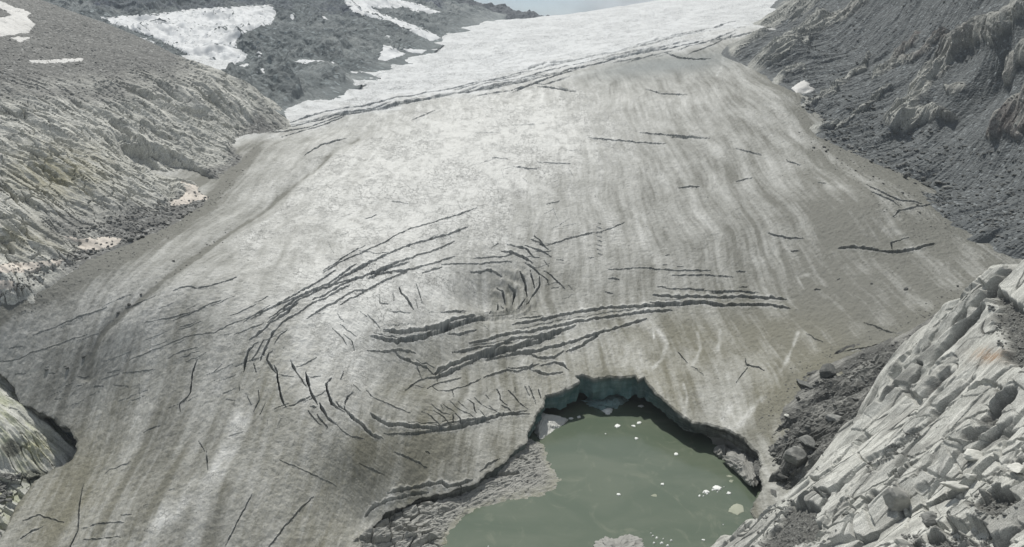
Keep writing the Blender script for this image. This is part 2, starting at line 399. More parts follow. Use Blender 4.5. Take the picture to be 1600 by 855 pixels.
frm(380, 550, .1637, [(1.2,(60,-40),(50,0),(20,90),(10,175)), (1.0,(95,90),(105,130),(120,175)), (1.6,(250,0),(225,60),(270,125),(310,185)), (1.6,(295,110),(320,180),(325,260),(345,340),(360,420),(380,490),(415,535)), (1.5,(455,70),(480,140),(520,210),(555,260),(600,320)),
 (2.0,(590,180),(600,230),(620,290),(650,400),(690,480),(710,520)), (2.3,(730,500),(760,580),(800,640),(850,690),(885,715)), (1.9,(850,260),(795,320),(800,390),(830,470),(850,530),(910,580),(960,605)), (1.4,(890,510),(920,560),(965,590)), (1.2,(1050,420),(1000,460),(970,520),(968,580)),
 (2.9,(968,580),(1010,625),(1060,670),(1130,710),(1180,765),(1240,810),(1330,830)), (1.0,(620,575),(680,650),(740,710)), (1.3,(700,600),(750,680),(810,740)), (.7,(340,205),(400,220),(480,232)), (.7,(620,240),(740,235)), (.7,(890,715),(960,780),(1040,820),(1150,840)),
 (1.0,(1180,380),(1220,430),(1300,460),(1400,500),(1500,550),(1588,580)), (3.0,(1215,600),(1260,640),(1340,690),(1420,705),(1500,705),(1588,720)), (.8,(1340,780),(1588,790)), (1.0,(930,290),(960,200)), (.9,(1060,340),(1120,390)), (3.6,(640,530),(690,545)), (.7,(140,350),(150,440),(95,560)), (.7,(40,400),(70,500)), (.6,(240,640),(230,700),(250,760)), (.6,(360,640),(330,720)), (.6,(210,480),(160,590))])
frm(620, 540, .1637, [(2.1,(0,40),(60,65),(120,70),(160,100),(230,115),(290,150),(350,200)), (2.0,(350,200),(430,150),(520,120),(640,85),(720,70),(800,75),(880,50),(1000,20),(1110,5),(1300,-60),(1500,-110)), (1.7,(300,225),(380,235),(460,190),(560,155),(640,140),(720,130),(800,90),(860,95),(1000,60),(1120,30),(1300,-20),(1500,-80)),
 (1.2,(385,235),(388,265)), (1.1,(75,380),(150,320),(240,250),(300,225)), (.8,(190,130),(240,240)), (1.2,(285,355),(340,325),(400,290),(500,275),(560,260),(610,250)), (.8,(150,325),(250,340)), (1.2,(340,335),(400,385)), (.8,(400,385),(520,375),(600,360),(680,340),(800,290)), (.7,(520,370),(540,465)),
 (1.5,(830,275),(950,240),(1050,215),(1150,230),(1250,205),(1330,165),(1365,150)), (1.2,(1050,195),(1150,195),(1260,190),(1300,160)), (1.7,(1270,65),(1340,95),(1420,110),(1500,100),(1588,40)), (2.1,(1380,170),(1460,160),(1520,150),(1588,170),(1640,220)), (1.5,(850,120),(1000,90),(1150,65),(1260,70),(1380,20),(1500,0),(1600,-40)),
 (2.1,(1270,215),(1340,225),(1400,255),(1500,255),(1588,240)), (1.1,(530,25),(680,15),(800,5),(860,0)), (3.0,(0,755),(100,780),(250,790),(310,790)), (2.0,(310,790),(420,790),(500,820),(600,800),(700,770),(800,745),(880,735)), (1.9,(400,770),(520,750),(640,730),(740,710),(840,715),(900,700),(1000,670),(1100,655),(1200,645),(1260,640)), (.8,(0,850),(200,835),(460,825)),
 *[(r2.uniform(.6, 1.0), *q) for q in [((240,620),(300,660),(360,720),(410,770)),((330,550),(380,600),(430,640),(520,650)),((445,550),(490,590),(550,635)),((510,520),(560,575),(620,625),(670,640)),((590,520),(640,580),(680,610)),((670,490),(730,550),(745,620),(760,640)),((740,480),(800,540),(860,590),(910,610)),((850,450),(880,500)),
 ((950,400),(985,460),(985,500),(1050,565)),((1060,410),(1110,470),(1170,540),(1240,590)),((1130,390),(1135,440)),((1220,380),(1260,460)),((1255,375),(1290,440),(1330,530)),((1350,400),(1375,480)),((1000,560),(1060,600),(1110,650)),((640,640),(700,660),(750,700)),((350,620),(440,680),(500,750)),((540,640),(545,740)),((880,570),(940,620),(980,640)),((560,650),(600,700),(610,740)),((780,600),(830,660),(850,700)),((420,560),(440,600))]]])
frm(0, 480, .2572, [(1.1,(200,165),(330,120),(470,65),(560,35),(650,12)), (.9,(0,330),(70,325),(200,270),(330,240),(440,200),(530,175)), (1.0,(50,255),(135,230)), (.8,(780,325),(850,295),(930,260),(990,235)), (.6,(990,235),(1150,165),(1300,150),(1400,100),(1550,50)), (1.1,(1020,305),(1100,265),(1200,240)), (1.0,(650,405),(730,378)), (1.0,(745,400),(850,388),(940,368)),
 (2.8,(570,488),(630,485)), (1.3,(1195,310),(1170,400),(1158,520),(1130,560),(1090,600),(1095,640)), (1.0,(870,760),(970,725)), (.9,(880,95),(960,75),(1080,50),(1240,0)), (1.1,(1510,265),(1485,380)), (1.0,(1370,555),(1430,562)), (1.2,(1390,785),(1475,755)), (1.6,(275,375),(300,370)), (1.5,(300,410),(340,408)), (1.7,(390,375),(420,370)), (1.4,(480,430),(540,412)), (1.4,(90,405),(160,400)), (1.3,(340,568),(370,562)), (.7,(845,440),(840,560)), (.8,(690,470),(780,480)), (.9,(1360,165),(1400,155)), (.7,(760,280),(780,320)), (1.0,(1300,390),(1345,345)), (.8,(1450,460),(1455,500))])
for k in range(8): CREV.append((.8, [(931 + r2.random() * 4, 348 + k * 7.0), (938 + r2.random() * 4, 350 + k * 7.0)]))
for k in range(60):          # cross cracks in the white middle
    x = r2.uniform(480, 900); y = r2.uniform(230, 500); L = r2.uniform(6, 26); a = r2.uniform(-.5, .1) if r2.random() < .6 else r2.uniform(.6, 1.3)
    CREV.append((r2.uniform(.38, .6), [(x, y), (x + L * math.cos(a) * .5, y + L * math.sin(a) * .5 + r2.uniform(-1, 1)), (x + L * math.cos(a), y + L * math.sin(a))]))
for k in range(90):           # upper ice above the lip, long faint steps
    x = r2.uniform(560, 1150); y0 = 195 - (x - 415) * .205; y = y0 - r2.uniform(6, 75); L = r2.uniform(12, 60)
    CREV.append((r2.uniform(.35, .6), [(x, y), (x + L * .5, y - L * .12), (x + L, y - L * .26)]))
for k in range(30):           # more splits along the lip
    x = r2.uniform(430, 1120); yl = 203 - (x - 415) * .205 + r2.uniform(-8, 14) * (x - 300) / 700; L = r2.uniform(30, 110)
    CREV.append((r2.uniform(.6, 1.0), [(x, yl), (x + L * .5, yl - L * .10), (x + L, yl - L * .22)]))
for k in range(40):           # hair cracks on the lower tongue
    x = r2.uniform(60, 480); y = r2.uniform(470, 640); L = r2.uniform(14, 50)
    CREV.append((r2.uniform(.45, .7), [(x, y), (x + L * .5, y - L * .2), (x + L, y - L * .42)]))

extra = []
for w, pl in CREV:
    L = sum(math.hypot(b[0] - a[0], b[1] - a[1]) for a, b in zip(pl, pl[1:]))
    if w < .95 or L < 60 or not inside(pl, 360, 440, 1260, 720): continue
    for sgn in (-1, 1, 1, -1)[:r2.choice((0, 0, 1, 1))]:
        off = sgn * r2.uniform(3.5, 9.5); i0 = r2.randrange(0, max(1, len(pl) // 2)); i1 = r2.randrange(i0 + 2, len(pl) + 1) if len(pl) - i0 > 2 else len(pl)
        seg = pl[i0:i1]
        if len(seg) < 2: continue
        dx = seg[-1][0] - seg[0][0]; dy = seg[-1][1] - seg[0][1]; l = math.hypot(dx, dy) + 1e-6
        sh = r2.uniform(-14, 14)
        extra.append((r2.uniform(.42, .68), [(x - dy / l * off + dx / l * sh, y + dx / l * off + dy / l * sh + r2.uniform(-1, 1)) for x, y in seg]))
CREV += extra
carve = np.zeros(gX.shape, F32)
lipup = np.zeros(gX.shape, F32); lipc = np.zeros(gX.shape, F32)
for w, pl in CREV:
    w = w * (.56 if w > .9 else .60) * (.72 if max(p[1] for p in pl) < 215 else .74 if inside(pl, 0, 640, 480, 960) or inside(pl, 0, 400, 370, 660) else 1)
    xs = [p[0] for p in pl]; ys = [p[1] for p in pl]
    R = 4 * w + 6
    r0 = np.searchsorted(rowsY, 0)
    m = (gU > min(xs) - R) & (gU < max(xs) + R) & (gV > min(ys) - R) & (gV < max(ys) + R)
    idx = np.nonzero(m)
    if len(idx[0]) == 0: continue
    u = hU[idx]; v = hV[idx]
    L = sum(math.hypot(b[0] - a[0], b[1] - a[1]) for a, b in zip(pl, pl[1:]))
    d = np.full(u.shape, 1e9); tt = np.zeros(u.shape); run = 0
    for (x0, y0), (x1, y1) in zip(pl, pl[1:]):
        ex, ey = x1 - x0, y1 - y0; l = math.hypot(ex, ey) + 1e-9
        t = np.clip(((u - x0) * ex + (v - y0) * ey) / l / l, 0, 1)
        dd = np.hypot(u - x0 - t * ex, v - y0 - t * ey); q = dd < d
        d = np.where(q, dd, d); tt = np.where(q, (run + t * l) / L, tt); run += l
    ww = w * np.clip(np.minimum(tt, 1 - tt) * L / 16 + .2, .2, 1) * (1 + .8 * noise2(tt * L / 9 + xs[0], np.full(tt.shape, ys[0], F32), 2))
    ww = np.maximum(ww, .2)
    dep = np.where(w > .8, 32.0, np.where(w > .5, 26.0, np.where(w > .33, 14.0, 6.0))) * ww * (1 - sstep(ww * .75, ww * 1.3 + .3, d)) * np.minimum(MPP[idx], .22 + .25 * MPP[idx])
    carve[idx] = np.maximum(carve[idx], dep)
    rim = (.7 * ww * np.exp(-((d - 2.0 * ww) / (1.5 * ww + .3)) ** 2)) * MPP[idx]
    lipup[idx] = np.maximum(lipup[idx], rim)
    lipc[idx] = np.maximum(lipc[idx], min(1, w) * np.exp(-((d - 2.0 * ww) / (1.1 * ww + .5)) ** 2))
print('crevasses', len(CREV), round(time.time() - T0, 1))

# relief of the ice itself; the ice flows towards -y, so the grain runs along y
warp = fbm2(gX / 60, gY / 90, 3, 20) * 5
upper = sstep(-24, 20, 14 * fbm2(gX / 40, gY / 30, 3, 222) + (203 - (gU - 415) * .205) - gV)      # the flatter white ice beyond the lip
relief = .9 * fbm2((gX + warp) / 26, gY / 60, 4, 30) + .20 * fbm2((gX + warp) / 3.6, gY / 5, 4, 40) + .16 * fbm2(gX / 1.3, gY / 1.5, 3, 44) + .25 * np.abs(fbm2(gX / 5.5, gY / 4.5, 4, 46))
relief += upper * 2.2 * fbm2(gX / 60, gY / 40, 4, 33)
# soft hollow along the dark medial line, and the bowl of the ring of crevasses
MED = [(560,214),(520,235),(490,262),(440,303),(400,335),(355,365),(310,395),(260,430),(215,470),(190,490),(160,520),(143,555),(136,590)]
dmed, _, _ = segdist(hU, hV, MED)
relief -= 1.6 * np.exp(-(dmed / 9) ** 2) * np.minimum(MPP * 3, 1)
bl_ = lambda cx, cy, rx, ry: np.exp(-(((gU - cx) / rx) ** 2 + ((gV - cy) / ry) ** 2))
rho = np.sqrt(((gU + 4 * wu - 770) / 62) ** 2 + ((gV + 3 * wv - 456) / 35) ** 2)
relief += .75 * np.sin(6.283 * rho * 3.0) * sstep(1.5, .9, rho) * sstep(.15, .4, rho) * sstep(735, 790, gU + (gV - 456))
relief -= 7.5 * bl_(775, 458, 62, 32) - 1.8 * bl_(775, 458, 105, 58) + 3.0 * bl_(650, 570, 150, 50) - 2.2 * bl_(545, 590, 60, 80)
gZ2 = gZ + relief - carve + lipup

# --- holes of the ice: the lake with its bank, and the gap beside the small crag
HOLE = [(552,960),(556,900),(562,852),(575,824),(600,798),(650,780),(700,768),(745,754),(775,730),(800,706),(820,686),(827,664),(834,648),(848,632),(851,614),(872,608),(893,600),(903,594),
        (898,586),(910,583),(925,590),(950,586),(975,588),(994,585),(997,594),(1008,590),(1016,602),(1028,617),(1042,628),(1058,642),(1082,655),(1110,660),(1140,668),(1164,684),(1182,702),(1192,725),(1194,758),(1176,800),(1190,850),(1200,960)]
GAP = [(34,628),(52,634),(66,642),(84,650),(100,660),(114,672),(122,688),(121,704),(112,718),(98,730),(80,740),(55,752),(30,785),(8,830),(-90,960),(-220,960),(-220,560),(-10,566),(25,604)]
relhole = relief
gP = np.stack([gX, gY, gZ2], -1)

# --- dirt plus painted light on the ice: 0 pale, 1 dark; brown: silt tint
def blob(cx, cy, rx, ry, rot=0):
    c, s = math.cos(math.radians(rot)), math.sin(math.radians(rot))
    dx = gU - cx; dy = gV - cy
    return np.exp(-(((dx * c + dy * s) / rx) ** 2 + ((-dx * s + dy * c) / ry) ** 2))
dirt = .70 + np.zeros(gX.shape)
dirt += .10 * sstep(480, 760, gV)
dirt -= .62 * blob(640, 330, 240, 125, -35) + .25 * blob(700, 230, 200, 60, -10) + .2 * blob(850, 200, 160, 60) + .26 * blob(560, 480, 110, 70, -50) + .30 * blob(545, 575, 45, 75, 12) + .2 * blob(500, 500, 60, 50, -40) + .15 * blob(600, 640, 70, 30) + .22 * blob(780, 230, 130, 120) + .25 * blob(690, 455, 90, 40, -10)  # sunlit middle of the ice, painted brighter along with its cleaner parts
dirt -= .22 * blob(480, 290, 130, 50, -40) + .10 * blob(930, 330, 160, 110) + .2 * blob(470, 590, 50, 70) + .14 * blob(250, 460, 130, 40, -28)
dirt += .30 * blob(1380, 420, 260, 160) + .18 * blob(1180, 520, 190, 60) + .10 * blob(1330, 300, 120, 70, 30)
dirt += .14 * blob(760, 470, 50, 50) + .12 * blob(640, 720, 130, 45, 10) + .16 * blob(720, 710, 90, 30) + .12 * blob(60, 700, 160, 130) + .10 * blob(840, 290, 40, 50) + .1 * blob(860, 440, 90, 60)
dirt += .28 * blob(340, 262, 34, 60, 40) + .30 * blob(110, 440, 150, 22, -28) + .16 * blob(250, 375, 130, 16, -31)
dirt += .80 * np.exp(-(dmed / 3.0) ** 2) * (.6 + .6 * noise2(gX / 6, gY / 14, 5)) + .16 * np.exp(-(dmed / 12) ** 2)
for pl, w, a in [([(375,655),(362,690),(350,720),(330,745),(305,770),(270,800),(240,830),(215,860)], 15, -.62), ([(175,660),(168,690)], 5, -.2), ([(243,528),(238,545)], 4, -.25),
                 ([(215,655),(200,690),(190,730)], 6, -.12), ([(205,770),(190,800),(170,830),(160,860)], 6, -.16), ([(1247,520),(1235,550),(1222,580)], 3, -.28),
                 ([(1020,515),(1022,528)], 2, -.3), ([(1030,515),(1042,535),(1035,560),(1020,575)], 3, -.25), ([(1090,520),(1095,545),(1082,570)], 3, -.22), ([(1125,515),(1122,545)], 3, -.22),
                 ([(980,545),(975,570),(970,585)], 7, -.13), ([(1000,555),(1005,575)], 6, -.13), ([(1150,668),(1175,640),(1190,625)], 5, -.2), ([(1135,645),(1140,635),(1128,655)], 4, -.2), ([(1068,600),(1075,620),(1070,640)], 3, -.22),
                 ([(1130,90),(1128,104),(1120,118)], 2, -.4), ([(1262,430),(1245,432),(1255,450)], 3, -.2), ([(540,300),(575,255),(600,215),(610,190)], 10, .12), ([(700,395),(770,340),(860,300)], 16, .10),
                 ([(1195,150),(1260,210),(1330,270),(1420,330)], 7, -.12), ([(1120,230),(1210,290),(1320,330),(1400,360)], 9, -.13), ([(1080,330),(1170,400),(1290,440)], 8, -.10),
                 ([(375,250),(330,320),(250,370),(100,440),(0,500)], 12, .26), ([(1040,140),(1100,160),(1160,180)], 20, -.1)]:
    dd, _, _ = segdist(hU, hV, pl); dirt += a * (1.9 if pl[0][0] > 950 and pl[0][1] > 420 else 1) * np.exp(-(dd / w) ** 2) * (.7 + .6 * noise2(gX / 3, gY / 5, 60))
streak = fbm2((gX + warp) / 7, gY / 60, 4, 50); streak2 = fbm2((gX + warp) / 2.2, gY / 34, 4, 55)
dirt += .24 * streak + .22 * streak2 + .18 * fbm2(gX / 16, gY / 26, 4, 58)
dark_lip = blob(1070, 100, 90, 16, -8) + .6 * blob(980, 105, 70, 14, -12)  # shade of the steep slope below the lip, painted into the colour
dirt += .22 * dark_lip
dirt = np.clip(dirt, 0.02, 1.1) * (1 - .80 * upper) + .12 * upper * sstep(95, 15, gV)
brown = np.clip(.15 + .75 * sstep(430, 640, gV) * (.6 + .7 * fbm2(gX / 30, gY / 40, 3, 70)) + .45 * blob(1080, 540, 190, 60) + .3 * blob(450, 540, 70, 60) + .3 * blob(780, 450, 50, 40) - .5 * blob(120, 600, 180, 150), 0, 1) * (1 - upper)
lip_shade = np.clip(.8 * dark_lip, 0, 1)
# silt fallen on the ice near its margins
rock_near = np.zeros(gX.shape)
for pl, w in [([(0,490),(60,455),(110,420),(180,385),(230,365),(300,335),(350,290),(385,255),(415,205)], 9), ([(1185,112),(1245,150),(1265,205),(1330,240),(1420,290),(1460,325),(1490,355)], 12), ([(1150,720),(1200,640),(1300,560),(1440,515),(1560,440)], 18)]:
    dd, _, _ = segdist(hU, hV, pl); rock_near = np.maximum(rock_near, np.exp(-(dd / w) ** 2))
dirt += .3 * rock_near - .34 * lipc * (.6 + .5 * noise2(gX / 4, gY / 4, 91)) * (1 - upper)  # crack lips that catch the light, painted in as cleaner ice

eU = gU + 5.0 * fbm2(gX / 9, gY / 9, 4, 120); eV = gV + 4.0 * fbm2(gX / 9, gY / 9, 4, 126)
inh = inpoly(eU, eV, HOLE) | inpoly(eU, eV, GAP)
gf = grid_faces(NR, NC, ~(inh[:-1, :-1] & inh[1:, 1:] | inh[1:, :-1] & inh[:-1, 1:] | inh[:-1, :-1] & inh[1:, :-1] | inh[:-1, 1:] & inh[1:, 1:]))
A = {'crack_shade': np.clip(carve / (3.0 * MPP) - .15, 0, 1).ravel(), 'dirt': dirt.ravel(), 'brown': brown.ravel(), 'upper': upper.ravel(), 'lip_shade': lip_shade.ravel(), 'ice': np.stack([gX + warp, gY, gZ2], -1).reshape(-1, 3)}
# skirt: walls of the ice round the holes
ed = np.concatenate([gf[:, [0, 1]], gf[:, [1, 2]], gf[:, [2, 3]], gf[:, [3, 0]]])
key = np.minimum(ed[:, 0], ed[:, 1]).astype(np.int64) * (NR * NC) + np.maximum(ed[:, 0], ed[:, 1])
uq, fi, ct = np.unique(key, return_index=True, return_counts=True)
be = ed[fi[ct == 1]]
rr, cc = be // NC, be % NC
inner = ((rr > 0) & (rr < NR - 1) & (cc > 0) & (cc < NC - 1)).all(1)
be = be[inner]
bv, binv = np.unique(be, return_inverse=True); binv = binv.reshape(-1, 2)
bu, bw = gU.ravel()[bv], gV.ravel()[bv]
isgap = bu < 200
bp = gP.reshape(-1, 3)[bv].copy()
dh, qx, qy = segdist(bu + wu.ravel()[bv], bw + wv.ravel()[bv], HOLE, True)
dg, gx_, gy_ = segdist(bu + wu.ravel()[bv], bw + wv.ravel()[bv], GAP, True)
# outward direction (into the ice) = away from the middle of the opening, in plan
def world_poly(pl):
    return hit(G, [p[0] for p in pl], [p[1] for p in pl])[:, :2]
WH, WG = world_poly(HOLE), world_poly(GAP)
def smooth_dir(pts, poly):
    n = len(poly); a = poly; b = np.roll(poly, -1, 0); mid = .5 * (a + b); t = b - a
    L = np.linalg.norm(t, axis=1); nrm = np.stack([-t[:, 1], t[:, 0]], 1) / (L[:, None] + 1e-9)
    area = .5 * np.sum(a[:, 0] * b[:, 1] - b[:, 0] * a[:, 1])
    if area > 0: nrm = -nrm
    d2 = ((pts[:, None] - mid[None]) ** 2).sum(-1)
    w = L[None] / (d2 + 9.0) ** 1.5
    o = (w[..., None] * nrm[None]).sum(1)
    return o / (np.linalg.norm(o, axis=1, keepdims=True) + 1e-9)
od = np.where(isgap[:, None], smooth_dir(bp[:, :2], WG), smooth_dir(bp[:, :2], WH))
base = np.where(isgap, bp[:, 2] - 9, -1.5)
hgt = bp[:, 2] - base
cave = np.exp(-((bu - 930) / 110) ** 2)
lft = (bu < 790) & ~isgap
jag = fbm2(bp[:, 0] / 3, bp[:, 1] / 3, 3, 90)
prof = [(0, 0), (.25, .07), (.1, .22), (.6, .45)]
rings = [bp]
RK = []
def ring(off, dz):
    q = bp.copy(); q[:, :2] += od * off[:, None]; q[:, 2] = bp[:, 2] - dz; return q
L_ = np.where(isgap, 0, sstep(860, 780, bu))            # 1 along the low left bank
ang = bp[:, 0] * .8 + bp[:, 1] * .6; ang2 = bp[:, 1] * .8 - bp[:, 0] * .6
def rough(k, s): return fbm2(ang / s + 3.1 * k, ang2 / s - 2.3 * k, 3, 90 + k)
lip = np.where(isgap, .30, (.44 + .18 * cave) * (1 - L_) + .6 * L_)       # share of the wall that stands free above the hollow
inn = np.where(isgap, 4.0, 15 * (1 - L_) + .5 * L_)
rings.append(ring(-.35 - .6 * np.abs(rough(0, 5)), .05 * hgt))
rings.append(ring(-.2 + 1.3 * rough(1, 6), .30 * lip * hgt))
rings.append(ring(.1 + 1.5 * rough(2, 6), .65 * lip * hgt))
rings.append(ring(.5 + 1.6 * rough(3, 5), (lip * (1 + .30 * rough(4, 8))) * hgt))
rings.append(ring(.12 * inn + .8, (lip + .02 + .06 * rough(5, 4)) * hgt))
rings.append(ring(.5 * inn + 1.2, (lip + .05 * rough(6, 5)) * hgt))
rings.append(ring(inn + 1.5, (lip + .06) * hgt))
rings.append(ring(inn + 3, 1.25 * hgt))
nb = len(bv); base_i = NR * NC
allV = [gP.reshape(-1, 3)] + rings[1:]
idx = [bv] + [base_i + k * nb + np.arange(nb) for k in range(len(rings) - 1)]
sf = []
for k in range(len(rings) - 1):
    a, b = idx[k], idx[k + 1]
    sf.append(np.stack([a[binv[:, 1]], a[binv[:, 0]], b[binv[:, 0]], b[binv[:, 1]]], 1))
V = np.concatenate(allV)
for k, v in list(A.items()):
    if v.ndim == 1: A[k] = np.concatenate([v] + [v[bv]] * (len(rings) - 1))
    else: A[k] = np.concatenate([v] + [r for r in rings[1:]])
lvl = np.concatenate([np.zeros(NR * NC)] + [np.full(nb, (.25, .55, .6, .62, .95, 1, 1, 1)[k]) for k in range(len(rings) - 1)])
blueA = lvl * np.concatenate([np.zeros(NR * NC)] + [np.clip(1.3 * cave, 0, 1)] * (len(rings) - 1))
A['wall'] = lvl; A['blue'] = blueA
Fa = np.concatenate([gf] + sf).astype(np.int32)
V, Fa, A, _ = compact(V, Fa, A)

# ---- ice material
def ice_material():
    t = NT('glacier_ice')
    ic = t.attr('ice', True); dirt_ = t.attr('dirt'); br = t.attr('brown'); up = t.attr('upper'); wl = t.attr('wall'); bl = t.attr('blue'); lip_sh = t.attr('lip_shade')
    n1 = t.noise(ic, .55, 6, .68, (1.2, .6, .4), .4); n2 = t.noise(ic, .14, 6, .65, (1.2, .6, 1), .5); n3 = t.noise(ic, 2.0, 5, .75, (1.0, .9, 1))
    n4 = t.noise(ic, .035, 4, .6, (1, .6, 1))
    var = t.math('ADD', t.ramp(n1, .25, .75, -.10, .10), t.math('ADD', t.ramp(n2, .25, .75, -.10, .10), t.ramp(n3, .25, .75, -.12, .12)))
    d = t.math('ADD', dirt_, t.math('MULTIPLY', var, t.ramp(dirt_, .35, .95, 1.1, .62)), True)
    d = t.math('MULTIPLY', d, t.ramp(up, 0, 1, 1, .55))
    clean = t.mix(up, (.62, .628, .61), (.60, .62, .63))
    dirty = t.mix(br, (.163, .166, .152), (.180, .174, .130))
    col = t.mix(d, clean, dirty)
    # shade in the cracks put into the colour, as bare blue grey ice
    col = t.mix(t.math('MULTIPLY', t.attr('crack_shade'), .85), col, (.165, .19, .195))
    # fine crazing of the brittle crust, and clean white veins along the flow
    wn_ = t.n('ShaderNodeTexNoise'); wn_.inputs['Scale'].default_value = .5; wn_.inputs['Detail'].default_value = 4; t.l(ic, wn_.inputs['Vector'])
    wv_ = t.n('ShaderNodeVectorMath', operation='MULTIPLY_ADD'); t.l(wn_.outputs['Color'], wv_.inputs[0]); wv_.inputs[1].default_value = (5, 5, 5); t.l(ic, wv_.inputs[2])
    cz = t.vor(wv_.outputs[0], .36, 'DISTANCE_TO_EDGE', stretch=(1, .6, 1)); cz2 = t.vor(wv_.outputs[0], 1.1, 'DISTANCE_TO_EDGE', stretch=(1, .55, 1))
    gate = t.ramp(n4, .42, .58)
    cr = t.math('MULTIPLY', t.ramp(cz, .012, .04, 1, 0), gate); cr2 = t.math('MULTIPLY', t.ramp(cz2, .02, .07, .6, 0), t.ramp(n2, .48, .62))
    cr = t.math('MULTIPLY', t.math('MAXIMUM', cr, cr2), t.ramp(dirt_, .2, .6, 1, .12))
    col = t.mix(t.math('MULTIPLY', cr, .55), col, (.13, .135, .13))
    vn = t.noise(ic, .5, 7, .75, (2.2, .28, .5), .6)
    col = t.mix(t.math('MULTIPLY', t.ramp(vn, .60, .70), t.ramp(d, .5, .95, .5, .05)), col, (.62, .63, .62))
    vd = t.noise(ic, .4, 7, .72, (1.8, .25, .5), .9)
    col = t.mix(t.ramp(vd, .60, .72, 0, .35), col, (.16, .16, .145))
    sp = t.vor(ic, .9, 'F1'); sp2 = t.ramp(sp, .05, .12, 1, 0)
    col = t.mix(t.math('MULTIPLY', sp2, t.ramp(n4, .45, .65, 0, .5)), col, (.10, .10, .095))
    col = t.mix(lip_sh, col, (.22, .24, .24))  # painted shade below the lip
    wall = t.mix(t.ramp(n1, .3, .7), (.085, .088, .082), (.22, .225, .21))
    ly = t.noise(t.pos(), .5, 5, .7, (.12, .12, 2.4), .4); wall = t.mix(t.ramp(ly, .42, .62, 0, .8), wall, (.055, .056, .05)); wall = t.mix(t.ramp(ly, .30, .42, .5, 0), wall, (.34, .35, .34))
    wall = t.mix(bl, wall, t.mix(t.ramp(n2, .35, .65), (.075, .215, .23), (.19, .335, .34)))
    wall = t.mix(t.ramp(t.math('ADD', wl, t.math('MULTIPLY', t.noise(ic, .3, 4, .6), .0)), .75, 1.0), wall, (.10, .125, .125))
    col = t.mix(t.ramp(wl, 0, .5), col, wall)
    h = t.math('ADD', t.math('MULTIPLY', n1, .7), t.math('MULTIPLY', n3, .35))
    nb_ = t.noise(ic, 6.0, 3, .7); h = t.math('ADD', h, t.math('MULTIPLY', nb_, .14)); h = t.math('SUBTRACT', h, t.math('MULTIPLY', cr, .5))
    return t.bsdf(col, .75, t.bump(h, .75, .55), .2)
M_ICE = ice_material()
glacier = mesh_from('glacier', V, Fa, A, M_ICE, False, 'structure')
print('glacier', len(V), round(time.time() - T0, 1))
#@@PART2
def box_blur(z, r):
    for ax in (0, 1):
        k = np.ones(2 * r + 1) / (2 * r + 1)
        zp = np.pad(z, [(r, r) if i == ax else (0, 0) for i in (0, 1)], 'edge')
        c = np.cumsum(np.insert(zp, 0, 0, axis=ax), axis=ax)
        z = (np.take(c, np.arange(2 * r + 1, c.shape[ax]), ax) - np.take(c, np.arange(0, c.shape[ax] - 2 * r - 1), ax)) / (2 * r + 1)
    return z

# ================================================================== rock
def strata(a, c, L, seed=0, A=1.0):
    """stacked slabs: a runs along the beds, c across them"""
    w = fbm2(a / (6 * L), c / (6 * L), 3, seed) * 1.6 * L
    out = np.zeros(a.shape, F32)
    for k, (T, amp) in enumerate(((2.2 * L, .50), (.8 * L, .24), (.3 * L, .10))):
        t = (c + w) / T + fbm2(a / (7 * T), c / (3 * T), 3, seed + 5 + k) * 1.3
        kk = np.floor(t); f = t - kk
        pr = np.where(f < .78, f / .78, (1 - f) / .22)
        md = np.clip(.55 + 1.1 * noise2(a / (4.5 * T) + kk * 7.31, kk * 3.17 + .5, seed + 9), 0, 1.3)
        out += amp * L * pr * md
    return out * A

def beds(a, c, T, amp, sd, el=12):
    """long slabs with one steep edge: a along the beds, c across"""
    q = c / T + .9 * fbm2(a / (el * T), c / (4 * T), 3, sd)
    k = np.floor(q); f = q - k
    pr = np.where(f < .66, f / .66, 1 - sstep(.66, 1, f))
    return amp * pr * np.clip(.5 + 1.2 * noise2(a / (.66 * el * T) + k * 7.31, k * 3.17 + .5, sd + 4), 0, 1.2)
def joints(a, c, L, T, sd, width=.05):
    """long thin cracks lying along the beds"""
    n = noise2(a / L + .3 * noise2(a / (3 * T), c / (3 * T), sd + 3), c / T + .5 * noise2(a / (.7 * L), c / (5 * T), sd + 7), sd)
    gate = sstep(-.1, .25, noise2(a / (1.3 * L) + 9.1, c / (2.2 * T) + 4.7, sd + 11))
    return (1 - sstep(width * .5, width * 1.5, np.abs(n))) * gate
def carve_lines(g, lines, k=2.6, wob=2.5):
    a, c, U, V = g['a'], g['c'], g['U'], g['V']
    s = 14 * np.median(g['mpp'])
    uu = U + wob * fbm2(a / s, c / s, 3, 61); vv = V + wob * fbm2(a / s, c / s, 3, 65)
    led = np.zeros(U.shape)
    for w_, pl in lines:
        d = segdist(uu, vv, pl)[0]; led = np.maximum(led, k * w_ * g['mpp'] * (1 - sstep(.6 * w_, 1.3 * w_ + .4, d)))
    return led
